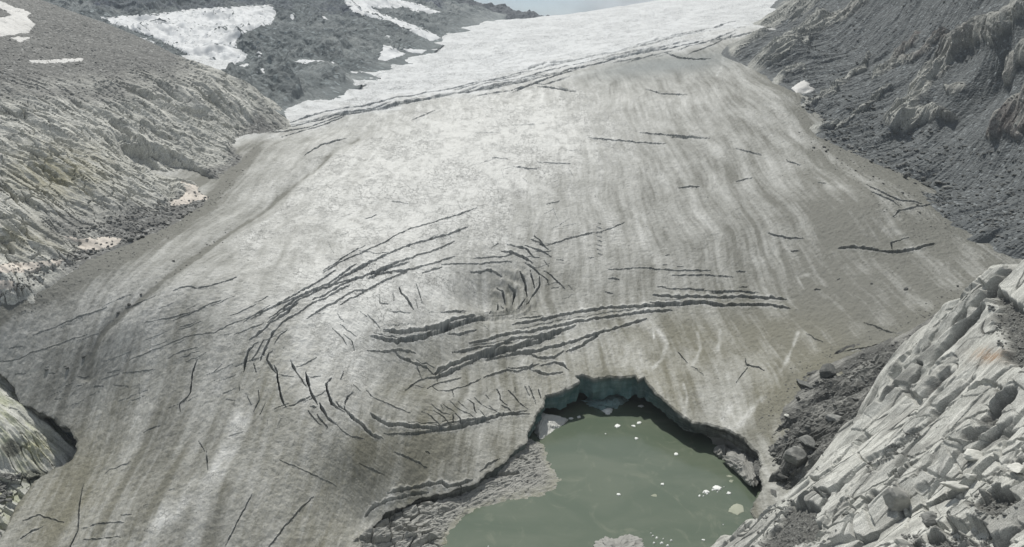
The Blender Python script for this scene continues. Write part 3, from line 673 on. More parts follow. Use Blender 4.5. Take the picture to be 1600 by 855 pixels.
def rock_material(name, dark, mid, light, extra=None, bands=.5, scree=None, bumpd=.5, sc_=1.0, rust=None):
    t = NT(name)
    bed = t.attr('bed', True); pos = t.pos()
    n1 = t.noise(bed, .10 * sc_, 6, .65, (.25, 1, .5)); n2 = t.noise(bed, .5 * sc_, 6, .7, (.3, 1, .6)); n3 = t.noise(pos, .35 * sc_, 6, .7); n4 = t.noise(pos, 2.2 * sc_, 4, .7)
    col = t.mix(t.ramp(n1, .32, .68), mid, light)
    col = t.mix(t.math('MULTIPLY', t.ramp(n2, .50, .72), bands), col, dark)
    col = t.mix(t.ramp(n3, .35, .75, 0, .45), col, mid)
    if extra: col = t.mix(t.ramp(t.noise(bed, .07 * sc_, 5, .7, (.4, 1, .7)), .46, .62, 0, .8), col, extra)
    if rust is not None: col = t.mix(t.math('MULTIPLY', t.attr('rust'), t.ramp(n2, .3, .6)), col, rust)
    sp = t.math('MULTIPLY', t.ramp(n4, .3, .7, .62, 1.28), 1.0)
    col = t.mix(1.0, col, sp, 'MULTIPLY')
    h = t.math('ADD', t.math('MULTIPLY', n2, .8), t.math('ADD', t.math('MULTIPLY', n4, .3), t.math('MULTIPLY', n3, .5)))
    if scree:
        s = t.attr('scree')
        v = t.vor(pos, 1.1 * sc_, 'F1', 'Color'); vd = t.vor(pos, 1.1 * sc_, 'F1')
        sepn = t.n('ShaderNodeSeparateColor'); t.l(v, sepn.inputs[0])
        sc1 = t.mix(t.ramp(n3, .3, .7), scree, tuple(x * .72 for x in scree))
        sc1 = t.mix(t.ramp(sepn.outputs[0], .86, .97), sc1, tuple(x * 1.6 for x in scree))
        sc1 = t.mix(t.ramp(sepn.outputs[1], .7, .95, 0, .6), sc1, tuple(x * .62 for x in scree))
        col = t.mix(s, col, sc1)
        h = t.math('ADD', h, t.math('MULTIPLY', t.math('MULTIPLY', vd, s), -.8))
    return t.bsdf(col, .92, t.bump(h, .6, bumpd), .15)

HOSTS = {}
def hillside(name, surf, s0, s1, ds, rows, mat, bedpx, fn, keep=None, host=None):
    S = np.arange(s0, s1, ds); rows = np.asarray(rows)
    X = S[None] * rows[:, None]; Y = np.broadcast_to(rows[:, None], X.shape).copy()
    Z = surf(X, Y).astype(float)
    P = np.stack([X, Y, Z], -1)
    N = normals(P)
    (ax, ay), (bx, by) = bedpx
    pa = hit(surf, ax, ay)[0]; pb = hit(surf, bx, by)[0]
    D = (pb - pa) / np.linalg.norm(pb - pa)
    k = np.argmin(((P - .5 * (pa + pb)) ** 2).sum(-1)); nm = N.reshape(-1, 3)[k]
    Q = np.cross(nm, D); Q /= np.linalg.norm(Q)
    a = (P @ D).astype(F32); c = (P @ Q).astype(F32); e = (P @ nm).astype(F32)
    U, Vv, dep = project(X, Y, Z)
    d, at = fn(dict(X=X, Y=Y, Z=Z, a=a, c=c, e=e, U=U, V=Vv, mpp=dep / FPX, N=N))
    d = np.asarray(d)
    P2 = P + N * d[..., None]
    if 'dz' in at: P2[..., 2] += at.pop('dz')
    at = {k2: np.asarray(v).ravel() for k2, v in at.items()}
    at['bed'] = np.stack([P2 @ D, P2 @ Q, P2 @ nm], -1).reshape(-1, 3)
    kf = None
    if keep is not None:
        kp = keep(X, Y, P2[..., 2], U, Vv)
        kf = kp[:-1, :-1] | kp[1:, 1:] | kp[1:, :-1] | kp[:-1, 1:]
    Fq = grid_faces(*X.shape, kf)
    HOSTS[name] = (P2, U, Vv)
    V, Fq, at, _ = compact(P2.reshape(-1, 3), Fq, at)
    o = mesh_from(name, V, Fq, at, mat, False, 'structure')
    print(name, len(V), round(time.time() - T0, 1))
    return o

def georows(y0, y1, st): return np.exp(np.arange(math.log(y0), math.log(y1), st))
def gpt(px, py, dz=0):
    h = hit(G, px, py)[0]; return (h[0], h[1], h[2] + dz)
def shift(p, dx, dy, dz): return (p[0] + dx, p[1] + dy, p[2] + dz)
above_g = lambda X, Y, Z, U, V: Z > G(X, Y) - 4

# ---- the striped rock dome beside the ice, far left margin of the tongue
LB = [(0,490),(60,455),(110,420),(180,388),(230,366),(300,335),(350,292),(385,255),(412,208)]
pts = [gpt(x, y) for x, y in LB]
pts += [shift(gpt(x, y), 22, 8, -9) for x, y in LB]
pts += [gpt(-150, 560), shift(gpt(-150, 560), 20, 5, -8), byY(-150, 400, 222), byY(-150, 200, 290), byY(-150, 50, 400)]
dome = [(0,400,238),(0,300,265),(0,200,310),(0,120,360),(0,50,450),(0,5,540),(100,350,262),(100,250,295),(100,150,360),(100,60,480),(200,320,285),(200,250,325),(200,180,365),(200,110,430),(290,280,335),(300,200,385),(300,140,430),(60,430,232),(370,230,400)]
pts += [byY(*d) for d in dome]
crest = [(150,30,570),(200,55,530),(250,80,490),(300,103,465),(330,122,450),(360,146,445),(385,170,442),(405,196,440)]
cp = [byY(*d) for d in crest]
pts += cp + [shift(p, 25, 45, -22) for p in cp] + [shift(p, 45, 110, -60) for p in cp[2:]]
DOME = Surf(pts, smooth=.6)
def dome_fn(g):
    a, c, U, V = g['a'], g['c'], g['U'], g['V']
    edge = segdist(U, V, LB)[0]
    apron = np.clip(1.15 * sstep(46, 12, edge + 16 * fbm2(g['X'] / 12, g['Y'] / 12, 3, 3)) * sstep(60, 150, U) + .9 * np.exp(-((U - 205) / 75) ** 2 - ((V - 345) / 30) ** 2), 0, 1)
    apron = np.maximum(apron, .9 * np.exp(-((U - 110) / 55) ** 2 - ((V - 352) / 24) ** 2))
    far = sstep(165, 95, V + .12 * (U - 200) + 25 * fbm2(g['X'] / 40, g['Y'] / 40, 3, 6)) * sstep(330, 260, U)
    shelf = np.exp(-((V - (140 + .05 * U)) / 12) ** 2) * sstep(260, 180, U) * .8
    scr = np.clip(np.maximum(np.maximum(apron, far), shelf), 0, 1)
    r = beds(a, c, 15, 3.2, 1, 9) + beds(a, c, 6, 1.7, 5, 12) + beds(a, c, 2.4, .6, 7, 9) - 2.0 * joints(a, c, 34, 4.5, 3, .05) - 1.0 * joints(a, c, 14, 2.2, 5, .06) + 2.5 * fbm2(a / 40, c / 16, 4, 30) + .35 * ridge2(a / 8, c / 1.5, 3, 36)
    f1, f2, ox, oy, hh = voronoi2((a / 16 + .3 * fbm2(a / 9, c / 9, 2, 4)).astype(F32), (c / 6).astype(F32), 13)
    r += .9 * (hh - .5) - .8 * (1 - sstep(0, .05, f2 - f1))
    r -= carve_lines(g, [(3.5,[(163,130),(185,133),(205,141),(235,150),(265,155)]), (2.5,[(262,160),(290,168),(320,180)]), (3.2,[(175,190),(200,207),(230,232),(250,250),(264,268)]), (2,[(195,214),(225,228),(262,236),(300,256)]), (1.6,[(285,172),(330,190),(385,203)]), (1.5,[(120,190),(160,215),(195,245),(225,268)]),
        (3,[(0,290),(14,298),(26,312)]), (1.6,[(45,253),(70,262),(90,270)]), (1.4,[(60,205),(110,225),(150,250),(200,275)]), (1.4,[(0,240),(60,265),(120,290),(170,318)]), (1.3,[(0,340),(50,350),(100,375)]), (1.3,[(20,205),(70,232),(120,262)]), (1.4,[(220,190),(260,212),(320,232)]), (1.2,[(250,120),(290,140),(340,160)])], 3.0)
    # the dark undercut step above the snow
    d1 = segdist(U, V, [(160,132),(200,142),(250,152),(265,190),(290,232),(330,245)])[0]
    r -= 0
    gul = segdist(U + 6 * noise2(U / 20, V / 20, 3), V, [(185,214),(215,235),(240,255),(262,280),(268,300)])[0]
    r -= 2.5 * np.exp(-(gul / 9) ** 2)
    cliff = np.exp(-((U - 290) / 42) ** 2 - ((V - 262 + .25 * (U - 290)) / 16) ** 2)
    r = r * (1 - .8 * scr) + scr * (.5 * fbm2(g['X'] / 2.2, g['Y'] / 2.2, 4, 50) + .8)
    dl = V + 5 * fbm2(g['X'] / 6, g['Y'] / 6, 3, 8) - np.interp(U, [170, 188, 225, 262, 300, 335, 360], [204, 212, 226, 236, 256, 280, 300])
    win = sstep(175, 205, U) * sstep(350, 320, U)
    r = r - 4.2 * sstep(0, 4, dl) * sstep(40, 14, dl) * win + 2.5 * np.exp(-((dl + 5) / 6) ** 2) * win
    fade = sstep(0, 14, edge) 
    return (r - 1.5) * (.15 + .85 * fade), {'scree': scr, 'rust': np.clip(.9 * np.exp(-((U - 90) / 80) ** 2 - ((V - 270) / 40) ** 2) + .8 * np.exp(-((U - 40) / 60) ** 2 - ((V - 370) / 25) ** 2), 0, 1)}
M_DOME = rock_material('grey_gneiss', (.12, .12, .112), (.44, .443, .41), (.60, .60, .56), None, .75, (.22, .223, .215), .5, 1.0, (.30, .285, .20))
hillside('rock_dome', DOME, -.86, -.27, .00125, georows(185, 640, .0016), M_DOME, ((170, 230), (300, 300)), dome_fn, above_g)

# ---- the far slope with snow fields on the other side of the side valley
VB = [(400,190),(450,172),(500,155),(545,135),(580,117),(640,92),(680,66),(730,47),(775,33)]
pts = [gpt(x, y) for x, y in VB] + [shift(gpt(x, y), 35, 10, -9) for x, y in VB]
pts += [byY(*d) for d in [(400,165,540),(350,130,640),(300,100,740),(250,70,840),(180,40,960),(150,25,1000),(400,110,700),(420,60,860),(350,40,980),(300,20,1080),(430,12,1080),(480,110,720),(500,70,860),(520,40,990),(560,20,1100),(580,85,880),(600,50,1020),(640,75,1010),(620,20,1240),(690,40,1270),(680,22,1450),(740,36,1330),(700,12,1600),(640,2,1550),(560,-15,1300),(450,-25,1250),(300,-10,1180),(150,-30,1150),(0,60,900),(0,-40,1150),(-200,60,900),(300,150,600),(250,140,640),(150,100,760)]]
q = pts[2 * len(VB):]; qu, qv, _ = project(*np.array(q).T)
qh = hit(G, qu, qv)[:, 1]; qd = segdist(qu, qv, VB)[0]
for k, (p, h) in enumerate(zip(q, qh)):
    lim = h * (.975 - .13 * min(1, qd[k] / 60))
    if p[1] > lim and inpoly(np.array([qu[k]]), np.array([qv[k]]), [(380,230),*VB,(775,-100),(380,-100)])[0]: q[k] = byY(qu[k], qv[k], lim)
pts = pts[:2 * len(VB)] + q
VAL = Surf(pts, smooth=.8)
def val_fn(g):
    a, c = g['a'], g['c']
    edge = segdist(g['U'], g['V'], VB)[0]
    r = strata(a, c, 20, 3, .8) + 9 * fbm2(a / 90, c / 50, 5, 20) + 2.4 * ridge2(a / 22, c / 10, 4, 26)
    uu = g['U'] + 10 * fbm2(g['X'] / 50, g['Y'] / 50, 4, 45); vv = g['V'] + 6 * fbm2(g['X'] / 50, g['Y'] / 50, 4, 49)
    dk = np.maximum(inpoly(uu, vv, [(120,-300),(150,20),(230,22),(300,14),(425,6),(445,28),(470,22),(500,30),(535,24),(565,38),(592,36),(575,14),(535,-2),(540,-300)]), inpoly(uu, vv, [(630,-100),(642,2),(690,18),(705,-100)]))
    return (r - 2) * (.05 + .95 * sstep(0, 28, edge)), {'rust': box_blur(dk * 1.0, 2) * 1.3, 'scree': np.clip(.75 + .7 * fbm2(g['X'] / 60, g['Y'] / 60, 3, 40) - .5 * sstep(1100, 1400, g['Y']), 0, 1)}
VPOLY = [(410,212),(465,180),(510,163),(555,145),(592,125),(655,98),(695,74),(740,55),(790,38),(800,-400),(-900,-400),(-900,260),(395,228)]
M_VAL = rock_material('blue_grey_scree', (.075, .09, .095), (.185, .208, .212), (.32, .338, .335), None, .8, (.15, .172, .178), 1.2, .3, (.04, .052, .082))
hillside('valley_side', VAL, -.85, 0.02, .0013, georows(480, 1700, .0022), M_VAL, ((420, 60), (540, 130)), val_fn, lambda X, Y, Z, U, V: (Z > G(X, Y) - 4) & inpoly(U, V, VPOLY))

# ---- peaks behind
PK = Surf([byY(*d) for d in [(150,60,1500),(300,40,1500),(450,60,1500),(600,60,1600),(700,40,1900),(150,-60,1900),(300,-90,2000),(430,-70,1900),(500,-60,1850),(560,-10,1800),(590,30,1760),(620,10,1900),(660,-12,2000),(690,14,2000),(740,18,2300),(800,27,2400),(690,30,1750),(560,70,1500),(0,-60,1900),(900,40,2400),(0,40,1500),(-200,0,1700)]], smooth=.5)
def pk_fn(g):
    a, c = g['a'], g['c']
    return 30 * ridge2(a / 160, c / 120, 5, 60) + 14 * fbm2(a / 60, c / 40, 4, 66) - 12, {'scree': np.zeros(g['U'].shape)}
M_PK = rock_material('dark_peak_rock', (.04, .045, .055), (.085, .09, .10), (.13, .14, .15), None, .7, None, 2, .2)
hillside('mountain', PK, -.8, .10, .0016, georows(1480, 2500, .003), M_PK, ((300, -20), (420, 30)), pk_fn)

# ---- the dark scree wall across the valley
RB = [(1232,-8),(1205,12),(1180,35),(1150,65),(1128,88),(1150,98),(1185,112),(1215,132),(1245,152),(1262,180),(1265,205),(1290,225),(1330,240),(1375,258),(1420,290),(1450,318),(1478,345),(1492,362),(1475,385),(1440,398),(1400,410),(1440,418),(1500,416),(1560,420),(1640,418)]
pts = [gpt(x, y) for x, y in RB] + [shift(gpt(x, y), -24, -4, -9) for x, y in RB[::2]]
pts += [byY(*d) for d in [(1600,0,430),(1600,100,395),(1600,200,360),(1600,300,325),(1600,380,300),(1500,0,505),(1500,100,455),(1500,200,405),(1500,290,362),(1550,350,322),(1400,0,590),(1400,80,530),(1400,160,455),(1400,230,415),(1300,0,700),(1300,80,600),(1300,150,500),(1230,60,690),(1760,0,360),(1760,200,305),(1760,380,265),(1600,-120,520),(1400,-120,720),(1850,-100,420)]]
pts += [byY(*d) for d in [(1165,75,2000),(1185,55,2000),(1200,85,2000),(1215,40,2000),(1225,110,2000),(1240,70,2000),(1250,20,2000)]]
n0_ = len(RB) + len(RB[::2]); q = pts[n0_:]; qu, qv, _ = project(*np.array(q).T); qh = hit(G, qu, qv)[:, 1]; qd = segdist(qu, qv, RB)[0]
for k, (p, h) in enumerate(zip(q, qh)):
    lim = h * (.985 - .10 * min(1, qd[k] / 60))
    if p[1] > lim: q[k] = byY(qu[k], qv[k], lim)
pts = pts[:n0_] + q
WALL = Surf(pts, smooth=.8)
W_ = lambda *q: [(1150 + x * .28125, 20 + y * .28125) for x, y in q]
RIBS = [(W_((870,590),(960,500),(1050,400),(1110,310),(1190,200),(1280,130),(1400,90),(1600,-20)), 15, 9), (W_((930,600),(1060,540),(1160,545)), 9, 5), (W_((770,340),(840,270),(920,200),(1010,120)), 6, 4), (W_((900,285),(1020,225),(1120,130),(1160,80)), 5, 3.5),
        (W_((0,180),(100,90),(230,20),(420,-80)), 15, 6), (W_((110,290),(230,200),(330,140),(480,40)), 14, 6), (W_((210,375),(300,325),(370,300)), 6, 3), (W_((310,565),(390,500),(470,440),(560,380),(760,250)), 4, 3), (W_((560,640),(700,520),(860,400)), 3, 1.5),
        (W_((1450,640),(1540,540),(1640,420)), 16, 6), (W_((1530,650),(1640,560)), 10, 4), (W_((1480,330),(1560,230),(1640,160)), 12, 5), (W_((1180,410),(1220,380)), 8, 4), (W_((370,665),(450,640),(560,600)), 5, 3), (W_((500,60),(700,-80)), 10, 3)]
def wall_fn(g):
    a, c, U, V = g['a'], g['c'], g['U'], g['V']
    edge = segdist(U, V, RB)[0]
    rib = np.zeros(U.shape); lift = np.zeros(U.shape)
    uu = U + 7 * fbm2(U / 25, V / 25, 3, 4); vv = V + 7 * fbm2(U / 25, V / 25, 3, 14)
    for pl, w, h in RIBS:
        d = segdist(uu, vv, pl)[0]
        k = np.exp(-(d / w) ** 2); rib = np.maximum(rib, k); lift += h * k
    rib = sstep(.30, .60, rib + .22 * fbm2(a / 25, c / 5, 4, 44))
    r = (beds(a, c, 8, 2.4, 7, 10) + beds(a, c, 3.5, 1.5, 8, 14) + beds(a, c, 1.5, .7, 9, 16) - 1.6 * joints(a, c, 40, 3.4, 3, .07) - 1.0 * joints(a, c, 20, 1.5, 6, .08)) * (.12 + .88 * rib) + .85 * lift * (.8 + .5 * fbm2(a / 30, c / 5, 3, 13)) + 3.0 * fbm2(a / 70, c / 22, 4, 70)
    r += (1 - rib) * (.38 * fbm2(g['X'] / 4, g['Y'] / 4, 4, 51) + .55 * np.abs(fbm2(a / 40, c / 3.0, 3, 58)) + 1.6 * fbm2(a / 50, c / 8, 3, 59))
    # hollow right of the big rib
    r -= 11 * np.exp(-((U - 1525 + .5 * (V - 130)) / 32) ** 2 - ((V - 130) / 55) ** 2)
    return (r - 2.2) * (.08 + .92 * sstep(0, 20, edge)), {'scree': np.clip(1 - 1.0 * rib, 0, 1), 'rust': np.clip(1.2 * np.exp(-((U - 1420) / 90) ** 2 - ((V - 40) / 45) ** 2) + .9 * np.exp(-((U - 1560) / 80) ** 2 - ((V - 200) / 90) ** 2), 0, 1)}
M_WALL = rock_material('dark_scree', (.055, .062, .065), (.25, .258, .245), (.46, .465, .43), None, .7, (.140, .152, .156), .9, .75, (.125, .112, .108))
hillside('scree_slope', WALL, .22, .86, .00115, georows(225, 1100, .0017), M_WALL, ((1320, 120), (1440, 20)), wall_fn, lambda X, Y, Z, U, V: (Z > G(X, Y) - 4) & inpoly(U, V, [(1205,-40),(1115,60),(1095,108),(1168,128),(1230,165),(1242,215),(1318,257),(1398,302),(1436,332),(1450,368),(1375,398),(1375,432),(1700,450),(1950,450),(1950,-900),(1205,-900)]))

# ---- rubble moraine between the tongue and the near crag
MO = [(1190,790),(1172,765),(1178,735),(1160,702),(1190,690),(1212,655),(1255,610),(1300,570),(1350,545),(1400,530),(1440,512),(1500,470),(1560,432)]
mpts = [byz(1180,775,.6), byz(1172,735,4), byz(1190,705,9)] + [gpt(x, y, .2) for x, y in [(1215,655),(1258,608),(1300,568),(1350,543),(1400,527),(1440,510),(1500,470),(1560,432)]]
mpts += [shift(gpt(x, y), -12, 10, -5) for x, y in [(1200,640),(1240,596),(1300,556),(1360,530),(1430,500),(1500,462)]]
mpts += [byz(*d) for d in [(1180,810,-.5),(1170,850,-1.5),(1130,900,-4),(1150,770,-3),(1130,720,-4),(1230,740,9),(1260,690,15),(1240,780,6),(1300,640,21),(1300,720,16),(1370,590,27),(1350,650,24),(1440,550,33),(1500,500,39),(1500,560,38),(1600,440,50),(1400,700,22),(1600,560,48)]]
MOR = Surf(mpts, smooth=1.0)
def mor_fn(g):
    a, c, U, V = g['a'], g['c'], g['U'], g['V']
    f1, f2, ox, oy, h = voronoi2((a / 6).astype(F32), (c / 2.6).astype(F32), 4)
    r = beds(a, c, 5, 1.8, 17, 8) + beds(a, c, 2, .8, 18, 9) - 1.0 * joints(a, c, 14, 1.6, 3, .07) + 1.5 * fbm2(a / 14, c / 7, 4, 71) + .5 * ridge2(a / 4, c / 1.6, 4, 77) + 1.1 * (h - .4) * sstep(0, .25, f2 - f1)
    rk = sstep(.1, .5, fbm2(a / 18, c / 7, 3, 75) + .15)
    edge = segdist(U, V, MO)[0]
    return (r - 1.6) * (.15 + .85 * sstep(0, 16, edge)), {'scree': np.clip(1 - rk, 0, 1)}
M_MOR = rock_material('moraine_rubble', (.07, .072, .068), (.17, .172, .162), (.31, .31, .29), None, .8, (.135, .137, .13), .35, 1.6)
hillside('moraine', MOR, .26, .80, .0010, georows(150, 275, .0011), M_MOR, ((1230, 730), (1330, 640)), mor_fn, lambda X, Y, Z, U, V: (Z > G(X, Y) - 3) & (Z > -3) & inpoly(U, V, [(1120,900),(1150,770),(1172,692),(1200,645),(1245,598),(1290,560),(1345,537),(1435,504),(1500,463),(1600,405),(1700,405),(1700,900)]))

# ---- the near crag of pale slabs
SIL = [(1120,858,163),(1205,795,148),(1258,742,151),(1308,690,155),(1350,645,159),(1390,602,163),(1400,560,169),(1440,515,172),(1480,477,171),(1535,447,166),(1600,408,160),(1700,350,150)]
sp_ = [byY(*d) for d in SIL]
cpts = list(sp_)
cpts += [byY(*d) for d in [(1300,790,126),(1400,700,130),(1500,600,133),(1600,520,130),(1300,855,112),(1450,800,102),(1600,700,97),(1600,855,74),(1450,855,90),(1750,600,95),(1750,855,66),(1500,1000,66),(1250,1000,92),(1100,1000,118),(1750,450,120)]]
CRAG0 = Surf(cpts, smooth=.2)
SLW = [(p[0], p[1]) for p in sp_]; SLW = [(SLW[0][0] - 30, SLW[0][1] + 40)] + SLW + [(SLW[-1][0] + 60, SLW[-1][1] - 5)]
def CRAG(x, y):
    z = CRAG0(x, y); d = segdist(x, y, SLW)[0]
    beyond = inpoly(x, y, SLW + [(400, 600), (-300, 600), (-60, 260)])
    return np.where(beyond, z - 1.5 * d - .06 * d * d, z)
def crag_fn(g):
    a, c, U, V = g['a'], g['c'], g['U'], g['V']
    wa = a + 2.0 * fbm2(a / 14, c / 10, 3, 80); wc = c + 1.2 * fbm2(a / 14, c / 8, 3, 84)
    mid_ = g['mpp']
    near = sstep(640, 720, V + .3 * (U - 1400) + 30 * fbm2(a / 12, c / 12, 2, 7))
    def beds(T, amp, sd):
        q = wc / T + .9 * fbm2(wa / (12 * T), wc / (4 * T), 3, sd)
        k = np.floor(q); f = q - k
        pr = np.where(f < .62, f / .62, 1 - sstep(.62, 1, f))
        return amp * pr * np.clip(.5 + 1.2 * noise2(wa / (8 * T) + k * 7.31, k * 3.17 + .5, sd + 4), 0, 1.2)
    r = beds(9, 2.6, 23) + beds(3.6, .9, 27) * (1 - .4 * near) + beds(1.5, .12, 29)
    f1, f2, ox, oy, h = voronoi2((wa / 11).astype(F32), (wc / 5.5).astype(F32), 11)
    blk = (h - .5) * 1.1 + (ox * (hash1((h * 255).astype(int), 3) - .5) + oy * (hash1((h * 255).astype(int), 5) - .4)) * 1.2
    crack = 1 - sstep(.0, .045, f2 - f1)
    r += (.15 + .85 * near) * blk - (.9 * near + .1) * crack
    f1, f2, ox, oy, h2 = voronoi2((wa / 3.4).astype(F32), (wc / 1.7).astype(F32), 15)
    sel = sstep(.72, .82, h) * near
    r += sel * ((h2 - .5) * .9 - .5 * (1 - sstep(0, .07, f2 - f1)))
    K = lambda *q: [(1100 + x * .532, 400 + y * .532) for x, y in q]
    LEDGE = [(4.0, K((830,95),(760,150),(700,200),(640,260),(600,310),(570,350),(550,395))), (2.5, K((700,230),(660,280),(600,340))), (1.6, K((560,405),(620,380),(680,350),(740,300))),
             (5, K((600,400),(630,425))), (5, K((440,575),(455,550),(475,530))), (3, K((480,605),(540,570),(600,525),(640,495))), (2.5, K((640,500),(720,440),(800,385))), (2, K((330,830),(400,745),(480,690),(530,650))),
             (1.6, K((360,850),(430,775),(500,725))), (1.6, K((290,850),(350,780),(420,720))), (3, K((500,800),(500,730),(530,700),(556,672))), (2.2, K((592,790),(596,740),(575,690))), (7, K((655,775),(700,790),(705,770))), (9, K((715,800),(770,805),(830,815),(842,840))),
             (1.5, K((680,590),(760,582),(850,562),(900,540))), (1.3, K((740,585),(746,632))), (1.6, K((850,570),(852,625),(780,642))), (1.8, K((640,652),(700,652),(780,642),(850,657),(930,660))), (1.6, K((705,660),(706,695),(772,692))),
             (2.2, K((870,512),(900,490),(945,478))), (2, K((855,548),(900,525),(945,533))), (3, K((760,400),(800,378),(850,372))), (1.2, K((600,470),(680,440),(760,420))), (1.4, K((640,560),(720,510),(800,480),(880,450))), (1.2, K((560,520),(620,470),(690,420))),
             (1.3, K((690,520),(760,470),(840,440),(940,400))), (1.3, K((880,620),(900,580),(940,560))), (3, K((640,745),(640,700),(660,680))), (1.2, K((760,560),(770,520),(830,500))), (1.5, K((420,700),(480,650),(560,600))), (1.3, K((300,760),(380,690),(440,640)))]
    uu = U + 2.5 * fbm2(a / 3, c / 3, 3, 61); vv = V + 2.5 * fbm2(a / 3, c / 3, 3, 65)
    led = np.zeros(U.shape)
    for w_, pl in LEDGE:
        d = segdist(uu, vv, pl)[0]; led = np.maximum(led, 2.6 * w_ * mid_ * (1 - sstep(.6 * w_, 1.3 * w_ + .4, d)))
    GRAV = [K((825,100),(870,150),(860,190),(885,250),(880,300),(945,330),(945,160),(880,110)), K((850,385),(945,345),(935,392),(865,412)), K((180,810),(255,720),(345,735),(335,800),(265,860),(140,860)), K((785,715),(840,690),(905,690),(935,730),(870,772),(800,762)),
            K((620,620),(665,608),(655,665),(618,672)), K((880,590),(945,575),(945,645),(890,642)), K((590,830),(650,812),(845,835),(845,865),(590,865)), K((760,500),(805,508),(770,545)), K((480,615),(540,570),(600,520),(645,490),(640,520),(560,590),(500,625)), K((560,660),(600,650),(580,690)), K((460,740),(500,690),(520,700),(480,780))]
    pocket = np.zeros(U.shape)
    u3 = U + 9 * fbm2(a / 5, c / 3, 4, 71); v3 = V + 7 * fbm2(a / 5, c / 3, 4, 75)
    for pl in GRAV: pocket = np.maximum(pocket, inpoly(u3, v3, pl) * 1.0)
    pocket = np.maximum(pocket, sstep(.30, .42, fbm2(a / 16, c / 3.2, 4, 88) - .02 - .1 * near))
    pocket = np.clip(box_blur(pocket, 2), 0, 1)
    r = r * (1 - .75 * pocket) + pocket * (-.9 + .30 * fbm2(g['X'] / .9, g['Y'] / .9, 4, 95)) - led - 1.0 * joints(a, c, 26, 4.0, 3, .03) * (1 - pocket) - .5 * joints(c, a, 9, 12, 8, .015) * (1 - pocket)
    r += (.07 * fbm2(a / 3.5, c / 1.1, 4, 99) + .05 * ridge2(a / 1.8, c / .5, 3, 101))
    # the hollow under the big overhanging slab near the corner
    rust = np.exp(-((U - 1548) / 26) ** 2 - ((V - 556) / 11) ** 2) * 1.1
    print('crag mean', r.mean(), np.percentile(r, 90)); r = r - np.percentile(r, 65)
    return r, {'scree': np.maximum(pocket, .85 * np.maximum(joints(a, c, 26, 4.0, 3, .03), joints(c, a, 9, 12, 8, .018))), 'rust': np.clip(rust, 0, 1)}
M_CRAG = rock_material('pale_crag', (.15, .152, .143), (.43, .435, .405), (.60, .605, .57), (.27, .272, .255), .62, (.155, .157, .148), .16, 3.2, (.34, .26, .19))
hillside('crag', CRAG, .20, .86, .00085, georows(58, 205, .00105), M_CRAG, ((1290, 800), (1430, 690)), crag_fn, lambda X, Y, Z, U, V: Z > -3)

# ---- small pale crag in the gap of the ice
kp = [byY(*d) for d in [(0,572,216),(20,600,210),(45,625,207),(75,660,203),(98,690,199),(106,712,194),(60,742,186),(20,742,184),(40,690,190),(0,700,184),(0,640,194),(-60,640,190),(-60,560,214),(-60,740,176),(20,780,176),(-20,820,164),(-60,860,155)]]
kp += [shift(p, 7, 9, -9) for p in kp[:6]] + [shift(p, 12, 22, -16) for p in kp[:6]] + [byY(130,720,196 - 4), byY(100,760,182), byY(60,800,171), byY(0,860,158)]
kp[-4:] = [shift(p, 0, 0, -7) for p in kp[-4:]]
KN = Surf(kp, smooth=.3)
def kn_fn(g):
    a, c, U, V = g['a'], g['c'], g['U'], g['V']
    r = beds(a, c, 5, 1.4, 33) + beds(a, c, 2, .6, 35) + beds(a, c, .9, .22, 37) - .8 * joints(a, c, 14, 1.6, 3, .06) + .4 * fbm2(a / 5, c / 2.5, 4, 39)
    low = sstep(735, 750, V + 8 * noise2(U / 20, V / 20, 2))
    f1, f2, ox, oy, h = voronoi2((a / 2.4).astype(F32), (c / 1.6).astype(F32), 21)
    r = r * (1 - low) + low * ((h - .3) * 2.2 - .9 * (1 - sstep(0, .15, f2 - f1)))
    pock = sstep(.3, .6, np.exp(-((U - 20) / 18) ** 2 - ((V - 700) / 14) ** 2) + np.exp(-((U - 70) / 34) ** 2 - ((V - 745) / 12) ** 2) + .25 * fbm2(a / 4, c / 4, 3, 91) + .05)
    return r - 1.0, {'scree': pock, 'rust': np.clip(np.exp(-((U - 60) / 30) ** 2 - ((V - 700) / 25) ** 2), 0, 1)}
M_KN = rock_material('pale_lichen_crag', (.15, .155, .13), (.45, .46, .42), (.62, .625, .59), (.40, .42, .30), .6, (.17, .175, .15), .2, 2.6, (.38, .38, .25))
hillside('rock_knoll', KN, -.95, -.52, .0009, georows(145, 245, .0011), M_KN, ((10, 620), (90, 690)), kn_fn, lambda X, Y, Z, U, V: Z > G(X, Y) - 14)

